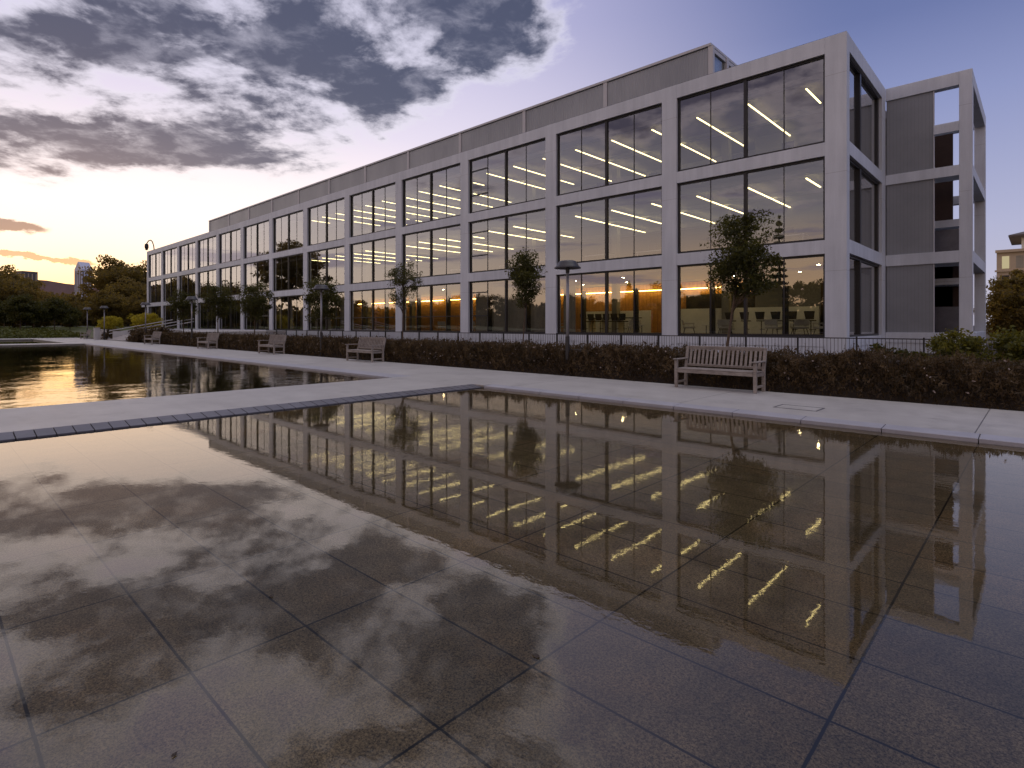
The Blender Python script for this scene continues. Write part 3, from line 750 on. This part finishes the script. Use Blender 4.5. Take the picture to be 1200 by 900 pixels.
# hedge : bronze leaved shrub band with twigs and pale seed heads
def hedge(u0, u1, v0, v1, top, dens, leaf, rng):
    n = int((u1-u0)*dens)
    x = u0+(u1-u0)*rng.random(n)
    def hfun(x, y): return top*(.98+.06*np.sin(x*1.7)*np.sin(x*.43+2)+.07*np.sin(x*4.1+1+np.sin(x))+.05*np.sin(x*9.3+y*3)+.05*np.sin(x*23+y*11))
    y = v0 + (v1-v0)*rng.random(n)**1.6
    hh = hfun(x, y); z = hh*(rng.random(n)**.55)
    # front face leans in and is lumpy
    y = np.maximum(y, v0 + .12*np.abs(np.sin(x*2.3+z*3)) + .14*np.abs(np.sin(x*5.7+z*5)) + .25*(z/hh)**2)
    Pn = np.stack([x, y, z], 1)
    d = rng.normal(size=(n, 3))*np.array([.6, .6, 1.]); d[:, 2] += .7; d /= np.linalg.norm(d, axis=1)[:, None]
    a = np.cross(d, rng.normal(size=(n, 3))); a /= np.linalg.norm(a, axis=1)[:, None]
    s = leaf*(.6+.9*rng.random(n))[:, None]
    q = np.stack([Pn-d*s*.6, Pn+a*s*.18, Pn+d*s*.6, Pn-a*s*.18], 1).reshape(-1, 3)
    # upright twigs out of the top
    k = int((u1-u0)*26); tx = u0+(u1-u0)*rng.random(k); ty = v0+.2+(v1-v0-.2)*rng.random(k); tz = hfun(tx, ty)*.9; tl = .1+.2*rng.random(k)
    B = np.stack([tx, ty, tz], 1); T = B + np.stack([rng.normal(size=k)*.04, rng.normal(size=k)*.04, tl], 1); wv = np.array([.006, 0, 0])
    q2 = np.stack([B-wv, B+wv, T+wv*.3, T-wv*.3], 1).reshape(-1, 3)
    Ls = []
    for e in range(5):
        f = rng.random(k)[:, None]; c = B*(1-f)+T*f
        Ls.append(leaf_quads(c, leaf*.75, .4, .5, rng))
    return np.concatenate([q, q2]+Ls)
rng = np.random.default_rng(21)
hroot = empty('hedge', (-20, 12.7, .02), label='long low hedge of bronze brown shrubs with pale seed heads behind the benches', cat='hedge')
vv = np.concatenate([hedge(-24, 9, 12.72, 15.6, .83, 6200, .065, rng), hedge(-51.6, -24, 12.72, 15.0, .84, 2100, .10, rng)])
vv = vv - np.array([-20, 12.7, 0]); me = np_mesh('foliage', vv, 4, 'leaf_bronze'); o = bpy.data.objects.new('foliage', me); C.objects.link(o); o.parent = hroot
k = 300; fx = -50+55*rng.random(k); fz = .25+.62*rng.random(k); fy = 12.78+.28*(fz/.9)**2+.1*rng.random(k)
fp = np.stack([fx+20, fy-12.7, fz], 1); fl = np.concatenate([leaf_quads(fp+rng.normal(size=(k, 3))*.012, .035, .8, 0, rng) for _ in range(3)])
me = np_mesh('seed_head', fl, 4, 'flower'); o = bpy.data.objects.new('seed_head', me); C.objects.link(o); o.parent = hroot; o['kind'] = 'stuff'
# inner dark mass so that light does not shine straight through the hedge
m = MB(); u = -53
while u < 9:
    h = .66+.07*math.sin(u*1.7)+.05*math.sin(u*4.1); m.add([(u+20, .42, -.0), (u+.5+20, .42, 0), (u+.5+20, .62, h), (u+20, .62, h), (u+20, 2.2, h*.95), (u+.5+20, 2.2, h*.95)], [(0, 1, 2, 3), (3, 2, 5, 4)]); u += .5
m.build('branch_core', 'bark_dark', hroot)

# right hand shrubs and trees
def bush_mesh(seed, rad, clumps, cr, n, leaf, mat):
    rng = np.random.default_rng(seed); pts, cs = crown_points(n, (0, 0, rad[2]*.75), rad, clumps, cr, rng, .6, .8); pts[:, 2] = np.abs(pts[:, 2])
    m = MB()
    for c in cs[::3]: m.tube([(c[0]*.1, c[1]*.1, 0), (c[0]*.5, c[1]*.5, c[2]*.6), tuple(c)], [.02, .014, .006], 5)
    st_ = m.build('stems', 'bark_dark'); d = st_.data; bpy.data.objects.remove(st_)
    return np_mesh('foliage', leaf_quads(pts, leaf, .55, .2, rng), 4, mat), d
def place_bush(name, loc, label, cat, group, data, rz=0., s=1.):
    t = empty(name, loc, rz, label, cat, group); t.scale = (s, s, s)
    for nm, me in (('foliage', data[0]), ('stems', data[1])):
        o = bpy.data.objects.new(nm, me); C.objects.link(o); o.parent = t
    return t
b1 = bush_mesh(31, (.95, .8, .85), 60, .28, 6500, .10, 'leaf_bush')
b2 = bush_mesh(32, (.7, .6, .6), 40, .22, 3000, .09, 'leaf_green')
place_bush('shrub', (-1.6, 18.6, .05), 'leafy green shrub in front of the stair tower foot', 'shrub', 'shrubs at the right end', b1, 0, .86)
place_bush('shrub', (-.25, 18.9, .1), 'yellow green shrub at the right edge of the photograph', 'shrub', 'shrubs at the right end', b1, 2., .9)
place_bush('shrub', (1.3, 19.6, .1), 'shrub cut by the right edge beyond the yellow green one', 'shrub', 'shrubs at the right end', b1, 4., .9)
place_bush('shrub', (-3.1, 18.0, .0), 'low sparse green shrub poking above the hedge left of the stair tower', 'shrub', 'shrubs at the right end', b2, 1., .95)
r1 = prep(41, 12, 5.2, (3.6, 3.6, 4.4), 120, 1.0, 15000, .34, .28, 'leaf_dark', 'bark_dark')
r2 = prep(42, 10, 3.6, (3.2, 3.2, 3.3), 100, .9, 12000, .3, .2, 'leaf_bush', 'bark_dark')
rl = ['dark tree right of the stair tower, closest to its rear column', 'dark tree at the right edge below the tan building', 'low leafy tree at the right edge behind the shrubs', 'dark tree below the tan building roofline, further back', 'dark tree behind the others at the right edge']
for (u, v, s, r, d), l in zip([(-1.3, 50, .52, 0, r1), (3.0, 47, .50, 1, r1), (1.6, 40, .42, 2, r2), (-.9, 56, .60, 2.2, r1), (5.5, 52, .55, 3, r1)], rl):
    place_tree('broadleaf_tree', (u, v, -.2), l, 'tree', 'trees right of the stair tower', d, r, s)

# ------------------------------------------------------------------ left garden
def ipt(px, Y): # ground point at depth Y on the bearing of a photo column (used once, to survey the garden)
    X = (px-600)/660*Y; return (X*cT - Y*sT, X*sT + Y*cT)
m = MB()  # rising lawn bank
ux = np.linspace(-260, -82, 30); vy = np.linspace(-70, 120, 40); idx = {}
def bank(u, v): 
    d = max(0, (-82-u))/60; return min(1.1, d*1.1) * (1+.15*math.sin(u*.13)+.15*math.sin(v*.09)) + .05
vs = [(u, v, bank(u, v)) for u in ux for v in vy]; fs = [(i*40+j, (i+1)*40+j, (i+1)*40+j+1, i*40+j+1) for i in range(29) for j in range(39)]
m.add(vs, fs); m.box(-83, -80, -70, 120, -.5, .04); tag(m.build('lawn', 'leaf_lawn', smooth=True), kind='structure')
rng = np.random.default_rng(77)
T2 = prep(52, 13, 7.5, (5.2, 5.2, 5.6), 120, 1.5, 13000, .50, .35, 'leaf_dark', 'bark_dark', shell=.5, flat=.7)
T3 = prep(53, 12, 7.0, (5.0, 5.0, 5.2), 90, 1.4, 10000, .50, .33, 'leaf_dark', 'bark_dark', shell=.55, flat=.6)
T4 = prep(54, 6, 3.7, (2.2, 2.2, 2.0), 70, .7, 8000, .26, .09, 'leaf_green', 'bark', shell=.5, flat=.6)
T5 = prep(57, 21, 13.0, (8.2, 8.2, 6.6), 150, 2.3, 22000, .60, .55, 'leaf_dark', 'bark_dark', shell=.35, flat=.5)
def conifer(seed, H, R, n, leaf):
    rng = np.random.default_rng(seed); z = H*(.12+.88*rng.random(n)**.8); tier = np.floor(z/(H*.055))*(H*.055); fr = 1-tier/H
    a = rng.random(n)*2*np.pi; lob = .62+.38*np.abs(np.sin(a*3.5+tier*5)); r = R*fr**.8*lob*rng.random(n)**.5
    p = np.stack([r*np.cos(a), r*np.sin(a), tier-.12*r+rng.normal(size=n)*.12], 1)
    m = MB(); m.tube([(0, 0, 0), (0, 0, H*.5), (0, 0, H)], [H*.018, H*.012, .02], 8); t = m.build('trunk', 'bark_dark'); d = t.data; bpy.data.objects.remove(t)
    return np_mesh('crown', leaf_quads(p, leaf, .4, 0, rng), 4, 'leaf_conifer'), d
K1 = conifer(61, 13, 3.6, 9000, .4); K2 = conifer(62, 23, 3.4, 10000, .5)
gw = 'trees of the wood at the left'
spec = [ # px, depth, data, scale, rot, label
 (143, 150, T5, 1.0, .4, 'tallest broad crowned tree standing left of the building end against the sunset'),
 (116, 140, T2, .62, 1, 'dark bushy tree left of the tall broad crowned one'),
 (150, 128, T2, .95, 1.4, 'dark bushy tree under the tall broad crowned one'),
 (176, 133, T2, .82, 2, 'dark rounded tree touching the left end of the building'),
 (104, 175, K2, .50, 0, 'narrow dark tree just right of the pale pointed tower'),
 (128, 112, T2, .70, 5, 'dark tree above the left yellow shrub'),
 (165, 112, T2, .62, 4, 'dark tree above the right yellow shrub'),
 (75, 135, T3, .55, 3, 'low dark tree in the gap left of the pale pointed tower'),
 (52, 128, T3, .64, .6, 'dark tree just right of the block shaped tower'),
 (28, 118, T3, .92, 4.2, 'loose crowned tree in front of the block shaped tower'),
 (8, 112, T2, 1.02, 5.0, 'tall dark tree at the left edge of the wood'),
 (-14, 116, T3, 1.12, 2.5, 'tree half cut by the left edge of the photograph'),
 (45, 100, T2, .54, 3, 'dark round tree in the middle of the wood front row'),
 (84, 104, T2, .50, .2, 'dark round tree in the front row below the pale tower'),
 (16, 96, T2, .72, 1.8, 'dark round tree near the left edge, front row'),
 (-20, 96, T2, .85, 3.1, 'dark round tree at the very left edge, front row')]
for px, Y, d, s, r, l in spec:
    u, v = ipt(px, Y); place_tree('broadleaf_tree' if d is not K2 else 'conifer_tree', (u, v, 0), l, 'tree', gw, d, r, s)
gs = 'small ornamental trees on the lawn'
for px, Y, s, r, l in [(24, 84, 1.05, 0, 'small loose ornamental tree with thin trunk near the left edge'), (64, 88, 1.0, 2, 'small ornamental tree right of the leftmost one, on the lawn'), (40, 94, .95, 1, 'small ornamental tree between and behind the two front lawn trees'), (82, 95, .8, 3, 'small ornamental tree nearest the slim far lamp'), (5, 92, .95, 4, 'small ornamental tree cut off at the left edge')]:
    u, v = ipt(px, Y); place_tree('ornamental_tree', (u, v, .2), l, 'tree', gs, T4, r, s)
# ground cover shrubs in front of the lawn
n = 60000; u = -120+39*rng.random(n); v = -20+34*rng.random(n); hz = .25+.35*np.abs(np.sin(u*.9)+np.sin(v*1.1+u*.4))*.7
z = hz*rng.random(n)**.6 + .15*np.clip((-84-u)/10, 0, 3)
me = np_mesh('ground_cover', leaf_quads(np.stack([u, v, z], 1), .26, .6, .3, rng), 4, 'leaf_lawn')
o = bpy.data.objects.new('ground_cover', me); C.objects.link(o); tag(o, 'low green ground cover plants between lawn and far basin', 'ground cover', kind='stuff')
yb = bush_mesh(71, (2.3, 2.3, 1.55), 90, .55, 12000, .17, 'leaf_yellow')
for px, Y, s, l, r in [(130, 72, .62, 'round yellow green shrub left of the steps', 0), (170, 70, .76, 'larger round yellow green shrub right of the steps behind the lamp', 2)]:
    u, v = ipt(px, Y); place_bush('yellow_shrub', (u, v, 1.0), l, 'shrub', 'yellow green shrubs by the steps', yb, r, s)
hb = bush_mesh(72, (1.1, .9, .7), 50, .3, 3500, .13, 'leaf_bronze')
for u, v, s, l in [(-58.0, 13.6, 1.0, 'bronze shrub just right of the foot of the steps'), (-67.4, 13.6, .9, 'dark bronze shrub left of the steps beside the pillar'), (-55.8, 13.6, 1.0, 'bronze shrub between the steps and the last hedge bench'), (-53.2, 13.9, 1.1, 'bronze shrub at the left end of the hedge')]:
    place_bush('bronze_shrub', (u, v, .0), l, 'shrub', 'bronze shrubs by the steps', hb, u, s)
# steps, walls, pillar
stt = empty('stone_steps', (-62.8, 12.9, 0), label='pale stone steps climbing from the promenade beside sloping handrails', cat='steps')
m = MB()
for k in range(7): m.box(-3.1, 3.0, .36*k, 4.5, .125*k + .05, .125*(k+1)+.05)
m.build('step', 'stone_white', stt)
m = MB(); m.box(3.05, 3.3, .8, 4.5, .02, 1.05); m.box(-3.4, -3.15, .4, 4.5, .02, .9); m.build('cheek_wall', 'stone_white', stt)
for sx, dz in ((-3.3, -.05), (-3.3, .22), (3.2, .0), (3.2, .27)):
    m = MB(); m.bar((sx, .1, .72+dz), (sx, 5.6, 1.85+dz), .08, .07); m.build('handrail', 'stone_white', stt)
m = MB(); m.box(-8, 9, 4.51, 12, .02, .92); m.build('upper_terrace', 'stone_white', stt)
pl_ = empty('stone_pillar', (-67.9, 12.35, PZ), label='square pale stone pillar at the foot of the steps', cat='pillar')
MB().box(-.22, .22, -.22, .22, 0, 1.12).build('shaft', 'stone_white', pl_, bevel=.02); MB().box(-.25, .25, -.25, .25, 1.121, 1.18).build('cap', 'stone_white', pl_)
w = empty('garden_wall', (-72.8, 13.6, .02), label='low white wall behind the farthest bench', cat='wall')
MB().box(-3.6, 3.2, 0, .3, 0, .95).build('wall', 'stone_white', w); MB().box(-3.65, 3.25, -.05, .35, .951, 1.01).build('cap', 'coping', w)
# skyline towers
def tower(px, Y, w, h, gable, mats, label):
    u, v = ipt(px, Y); t = empty('tower_building', (u, v, 0), math.pi/2-.0-1.15, label, 'building')
    m = MB(); m.box(-w/2, w/2, -w/2, w/2, 0, h)
    if gable: m.add([(-w/2, -w/2, h), (w/2, -w/2, h), (w/2, w/2, h), (-w/2, w/2, h), (0, -w/2, h+gable), (0, w/2, h+gable)], [(0, 1, 4), (2, 3, 5), (1, 2, 5, 4), (3, 0, 4, 5)])
    m.build('facade', mats[0], t)
    for k in range(4):
        m = MB(); x = -w/2+w*(k+.5)/4; m.box(x-w*.03, x+w*.03, -w/2-.6, -w/2-.02, 4, h-3); m.box(w/2+.02, w/2+.6, x-w*.03, x+w*.03, 4, h-3); m.build('window_band', mats[1], t)
tower(98, 900, 17, 90, 12, ('tower_blue', 'tower_dark'), 'pale blue tower with pointed top rising behind the wood')
tower(30, 700, 17, 68, 0, ('tower_dark', 'tan_stone'), 'dark block shaped tower half hidden by trees near the left edge')
m = MB()   # far ridge
N = 80; vs = []
for k in range(N+1):
    a = -1.15 + 1.6*k/N; X = math.sin(a)*2400; Y = math.cos(a)*2400; h = 118+34*math.sin(k*.31)+16*math.sin(k*.9+1)
    vs += [(X*cT-Y*sT, X*sT+Y*cT, -5), (X*cT-Y*sT, X*sT+Y*cT, h), ((X*cT-Y*sT)*1.2, (X*sT+Y*cT)*1.2, -5)]
fs = []
for k in range(N): a = k*3; fs += [(a, a+3, a+4, a+1), (a+1, a+4, a+5, a+2)]
m.add(vs, fs); tag(m.build('hills', 'hill', smooth=True), kind='structure')
# tan building far right
u, v = ipt(1215, 120)
t = empty('terrace_building', (u, v, 0), 0, 'tan stone building with terraces and dark overhanging roof at the right edge', 'building')
m = MB(); m.box(-6.5, 40, 0, 20, 0, 17.4); m.build('wall', 'tan_stone', t)
m = MB(); m.box(-6.7, 40, -.6, 0, 17.4, 18.0); m.box(-6.8, 40, -.4, 0, 13.2, 13.6); m.build('ledge', 'tan_stone', t)
m = MB(); m.box(-2.5, 40, 4, 18, 18.0, 21); m.build('upper_storey', 'white_panel', t)
m = MB(); m.box(-4.6, 40, 1.5, 20, 21.0, 21.35); m.add([(-4.6, 1.5, 21.35), (40, 1.5, 21.35), (40, 20, 21.35), (-4.6, 20, 21.35), (8, 10, 25), (40, 10, 25)], [(0, 1, 5, 4), (3, 0, 4), (1, 2, 5), (2, 3, 4, 5)]); m.build('roof', 'tower_dark', t)
for k in range(14):
    m = MB(); m.box(-5.6+k*2.3, -4.4+k*2.3, -.05, -.01, 13.9, 16.6); m.build('window', 'lit_window' if k % 3 == 0 else 'curtain', t)
    m = MB(); m.box(-5.6+k*2.3, -4.4+k*2.3, -.05, -.01, 9.2, 12.4); m.build('window', 'frame_black', t)

# ------------------------------------------------------------------ trees on the near side of the plaza (seen mirrored in the windows)
gr = 'trees across the plaza mirrored in the windows'
B1 = prep(81, 27, 17.0, (9.5, 9.5, 9.0), 120, 2.3, 15000, .75, .6, 'leaf_dark', 'bark_dark', shell=.55, flat=.6)
B2 = prep(82, 14, 8, (6, 6, 5.4), 80, 1.7, 8000, .6, .4, 'leaf_dark', 'bark_dark', shell=.5, flat=.6)
mir = [(-151, -15, B1, 1.0, 'tallest tree mirrored in the seventh and eighth bays'), (-147, 2, B2, .95, 'round tree mirrored left of the tallest one'), (-150, 12, B2, 1.0, 'round tree mirrored in the tenth bay'),
       (-150, -32, B2, .8, 'low tree mirrored right of the tallest one'), (-71, -60, K1, .95, 'tiered conifer mirrored in the second bay ground floor'), (-35, -52, K2, .95, 'tall narrow conifer mirrored in the nearest bay'),
       (-80, -66, B2, .62, 'low tree mirrored in the second bay left of the conifer'), (-52, -64, B2, .72, 'round tree mirrored in the nearest bay left side')]
for k in range(13):
    mir.append((-190+k*14+rng.uniform(-4, 4), -88+rng.uniform(-8, 8), B2, .85+.25*rng.random(), f'low tree number {k+1} of the mirrored treeline'))
words = ['far left', 'second', 'third', 'fourth', 'fifth', 'sixth', 'seventh', 'eighth', 'ninth', 'tenth', 'eleventh', 'twelfth', 'last']
for i, (u, v, d, s, l) in enumerate(mir):
    if 'number' in l: l = f'{words[i-8]} low tree of the distant row mirrored in the ground floor windows'
    place_tree('conifer_tree' if d in (K1, K2) else 'broadleaf_tree', (u, v, -.3), l, 'tree', gr, d, i*1.3, s)

n = 110000; seg = rng.random(n); 
u = np.where(seg < .62, -235+245*rng.random(n), -165-12*rng.random(n)); v = np.where(seg < .62, -84-9*rng.random(n), -90+150*rng.random(n))
top = 6.6+1.6*np.sin(u*.11+v*.05)+1.3*np.sin(u*.31+v*.17+1)+.8*np.sin(u*.8+v*.7)+.6*np.sin(u*2.1+v*1.7); z = top*rng.random(n)**.7 - .3
me = np_mesh('undergrowth', leaf_quads(np.stack([u, v, z], 1), 1.0, .7, 0, rng), 4, 'leaf_dark')
o = bpy.data.objects.new('undergrowth', me); C.objects.link(o); tag(o, 'dense dark undergrowth under the wood and the mirrored treeline', 'undergrowth', kind='stuff')

# ------------------------------------------------------------------ sky
AZS = math.radians(-37.5)                        # bearing of the sunset from the view axis
sx_, sy_ = math.sin(AZS), math.cos(AZS)
sun_dir = Vector((sx_*cT - sy_*sT, sx_*sT + sy_*cT, 0)).normalized()
def make_world():
    w = bpy.data.worlds.new('World'); sc.world = w; w.use_nodes = True; nt = w.node_tree; nt.nodes.clear(); b = NB(nt)
    d = b.node('ShaderNodeTexCoord').outputs['Generated']
    nv = b.node('ShaderNodeVectorMath', operation='NORMALIZE'); b.put(nv.inputs[0], d); d = nv.outputs[0]
    x, y, z = b.sep(d)
    def dot(ax, ay): return b.add(b.mul(x, ax), b.mul(y, ay))
    hl = b.math('SQRT', b.math('MAXIMUM', b.sub(1., b.mul(z, z)), 1e-5))
    R_ = dot(cT, sT); F_ = dot(-sT, cT)
    az = b.math('DEGREES', b.math('ARCTAN2', R_, F_))          # bearing, 0 on the view axis
    el = b.math('DEGREES', b.math('ARCSINE', z))
    s = b.math('DIVIDE', dot(sun_dir.x, sun_dir.y), hl)        # 1 towards the sunset
    back = b.math('DIVIDE', b.mul(y, -1.), hl)                 # 1 towards the plaza side, -1 behind the building
    # clear sky
    warm = b.ramp(b.lin(el, 0, 40), [(0, (1.18, .86, .56)), (.10, (1.08, .89, .76)), (.25, (.97, .83, .80)), (.45, (.66, .60, .72)), (.7, (.44, .42, .62)), (1., (.34, .34, .56))])
    cool = b.ramp(b.lin(el, 0, 40), [(0, (.44, .42, .51)), (.2, (.35, .36, .52)), (.45, (.215, .245, .44)), (.62, (.12, .15, .32)), (.8, (.085, .115, .27)), (1., (.08, .11, .255))])
    t = b.sstep(s, .34, .93)
    sky = b.mix(t, cool, warm)
    # plaza side : brighter, warm low band
    east = b.ramp(b.lin(el, 0, 60), [(0, (1.05, .62, .30)), (.10, (.95, .66, .45)), (.17, (.48, .43, .46)), (.34, (.22, .205, .30)), (.7, (.30, .31, .46)), (1., (.55, .53, .66))])
    sky = b.mix(b.sstep(back, -.05, .45), sky, b.mix(b.sstep(s, .2, .95), east, warm))
    # unseen sky high overhead, brightness added to light the facade and paving
    sky = b.mix(b.sstep(el, 44, 66), sky, (1.12, 1.11, 1.17))
    # yellow glow where the sun went down
    def gauss(a0, e0, sa, se):
        q = b.add(b.math('POWER', b.math('DIVIDE', b.sub(az, a0), sa), 2.), b.math('POWER', b.math('DIVIDE', b.sub(el, e0), se), 2.))
        return b.math('EXPONENT', b.mul(q, -1.))
    sky = b.mix(b.math('MINIMUM', gauss(-37.5, 1.2, 10, 4.4), .95), sky, (1.65, 1.05, .40))
    # cloud layer on a flat ceiling : perspective from the plane projection
    zz = b.add(b.math('MAXIMUM', z, .0), .13)
    px = b.math('DIVIDE', R_, zz); py = b.math('DIVIDE', F_, zz)
    P3 = b.comb(px, b.mul(py, 1.), 0.)
    n1 = b.noise(b.mapping(P3, loc=(4.3, 1.7, .6)), 2.0, 9, .60, .3)
    n2 = b.noise(b.mapping(P3, loc=(1.1, 7.2, 2.)), 5.2, 6, .62, .2)
    n3 = b.noise(b.mapping(P3, loc=(9.1, 2.2, 5.)), .5, 3, .5)
    n = b.add(b.mul(b.sub(b.add(b.mul(n1, .68), b.mul(n2, .32)), .5), 1.55), .5)
    eb = b.add(b.sstep(az, -48, -22, 8.3, 10.5), b.add(b.sstep(az, -24, -4, 0, 8.5), b.sstep(az, -6, 16, 0, 7)))
    m1 = b.sstep(b.sub(el, eb), -1.8, 6.)
    front = b.math('MULTIPLY', m1, b.sstep(az, -5, 20, 1., .34))
    cov = b.mix(b.sstep(back, -.1, .3), front, b.add(b.mul(.50, b.sstep(el, 3, 12)), b.mul(.5, b.sstep(el, 12, 21))))
    cov = b.sep(cov)[0]
    bias = None
    wz = b.mul(b.sub(n2, .5), 7.)
    def blob(a0, e0, sa, se, amp):
        nonlocal bias
        g_ = b.mul(gauss(a0, e0, sa, se), amp); bias = g_ if bias is None else b.add(bias, g_)
    # large darker masses (bearing, elevation)
    blob(-29, 15.0, 7, 2.4, .13); blob(-20.5, 24.5, 4.0, 2.2, .13); blob(-37, 21.5, 6, 1.8, .13); blob(-3, 28.5, 6, 2.6, .13); blob(-25, 18, 5, 2.0, .12)
    blob(-41, 11.6, 5, 1.2, .16); blob(-12, 22.5, 6, 1.7, .14); blob(-33, 27, 9, 2.4, .14); blob(-12, 29.5, 4, 1.6, .08)
    blob(-33.5, 19.6, 3.4, .9, -.15); blob(-27, 21.5, 3.2, 1.2, -.14); blob(-14.5, 26.0, 4.5, 2.0, .08); blob(-40, 16.5, 4, 1.3, -.15); blob(-16, 18.5, 3, 1.3, -.10)
    nb = b.add(n, bias)
    th = b.lin(cov, 0, 1, .84, .355)
    dens = b.sstep(b.sub(nb, th), -.04, .10)
    n4 = b.noise(b.mapping(P3, loc=(2.7, 5.1, 8.)), 11., 5, .6, .3)
    dark = b.mul(b.sstep(b.add(b.sub(nb, th), b.mul(b.sub(n4, .5), .09)), .04, .23), b.sstep(b.add(b.mul(n2, .5), b.mul(n4, .5)), .34, .56, .72, 1.))
    ccol_l = b.mix(b.sstep(el, 6, 24), (.86, .77, .77), (.60, .585, .69))
    ccol_d = b.mix(b.sstep(el, 6, 22), (.135, .13, .18), (.048, .056, .104))
    ccol = b.mix(dark, ccol_l, ccol_d)
    ccol = b.mix(b.sstep(s, .35, .8), b.mix(1., ccol, (.62, .66, .92), 'MULTIPLY'), ccol)
    ccol = b.mix(b.sstep(back, -.05, .4), ccol, b.mix(dark, (.62, .52, .56), (.17, .145, .21)))
    sky = b.mix(b.mul(dens, b.lin(dark, 0, 1, .75, .97)), sky, ccol)
    # veil lightening among the clouds
    # two thin streaks low on the left
    ew = b.add(el, b.mul(b.sub(b.noise(b.comb(b.mul(az, .45), b.mul(el, .8), 2.), 1., 6, .65), .5), 1.5))
    def streak(a0, e0, sa, se, tilt):
        ee = b.sub(ew, b.add(e0, b.mul(b.sub(az, a0), tilt)))
        q = b.add(b.math('POWER', b.math('ABSOLUTE', b.math('DIVIDE', b.sub(az, a0), sa)), 4.), b.math('POWER', b.math('DIVIDE', ee, se), 2.))
        return b.sstep(b.math('EXPONENT', b.mul(q, -1.)), .3, .6)
    sky = b.mix(b.mul(streak(-43.5, 7.6, 4.2, .55, -.03), .92), sky, (.17, .125, .145))
    sky = b.mix(b.mul(streak(-40.5, 5.25, 4.3, .20, -.06), .85), sky, (.36, .24, .17))
    # mirrored streaks on the plaza side
    q = b.noise(b.comb(b.mul(az, .05), b.mul(el, .55), 3.), 1., 5, .55)
    sky = b.mix(b.mul(b.mul(b.sstep(q, .53, .64), b.sstep(back, .1, .4)), b.mul(b.sstep(el, 2, 4), b.sstep(el, 12, 22, .75, 0.))), sky, (.34, .29, .42))
    # below the horizon
    sky = b.mix(b.sstep(el, -.8, .0), (.10, .09, .08), sky)
    bg = b.node('ShaderNodeBackground'); b.put(bg.inputs[0], sky); bg.inputs[1].default_value = 1.
    nsk = b.node('ShaderNodeTexSky', sky_type='NISHITA'); nsk.sun_disc = False; nsk.sun_elevation = math.radians(2.2)
    nsk.sun_rotation = math.atan2(sun_dir.x, sun_dir.y); nsk.altitude = 60
    bg2 = b.node('ShaderNodeBackground'); b.put(bg2.inputs[0], nsk.outputs[0]); bg2.inputs[1].default_value = .015
    ad = b.node('ShaderNodeAddShader'); b.L.new(bg.outputs[0], ad.inputs[0]); b.L.new(bg2.outputs[0], ad.inputs[1])
    o = b.node('ShaderNodeOutputWorld'); b.L.new(ad.outputs[0], o.inputs[0])
    w.cycles.sampling_method = 'MANUAL'; w.cycles.sample_map_resolution = 1024
make_world()
sl = bpy.data.lights.new('sun', 'SUN'); sl.energy = .5; sl.angle = math.radians(1.); sl.color = (1., .62, .28)
so = bpy.data.objects.new('sun', sl); C.objects.link(so)
bs = math.radians(-34.5); sd_ = Vector((math.sin(bs)*cT - math.cos(bs)*sT, math.sin(bs)*sT + math.cos(bs)*cT, math.tan(math.radians(3.7)))).normalized(); so.rotation_euler = sd_.to_track_quat('Z', 'Y').to_euler()

# ------------------------------------------------------------------ camera, render
cam = bpy.data.cameras.new('camera'); co = bpy.data.objects.new('camera', cam); C.objects.link(co)
co.location = (0, 0, 1.5); co.rotation_euler = (math.pi/2, 0, TH); cam.sensor_width = 36; cam.lens = 660/1200*36; cam.shift_y = -69/1200; cam.clip_end = 6000; cam.clip_start = .05
sc.camera = co
sc.view_settings.view_transform = 'Standard'; sc.view_settings.look = 'None'; sc.view_settings.exposure = .28; sc.view_settings.gamma = 1.
sc.render.engine = 'CYCLES'; cy = sc.cycles
cy.use_denoising = True; cy.max_bounces = 8; cy.transparent_max_bounces = 12; cy.glossy_bounces = 4; cy.diffuse_bounces = 3; cy.transmission_bounces = 4
cy.sample_clamp_indirect = 6.; cy.caustics_reflective = False; cy.caustics_refractive = False
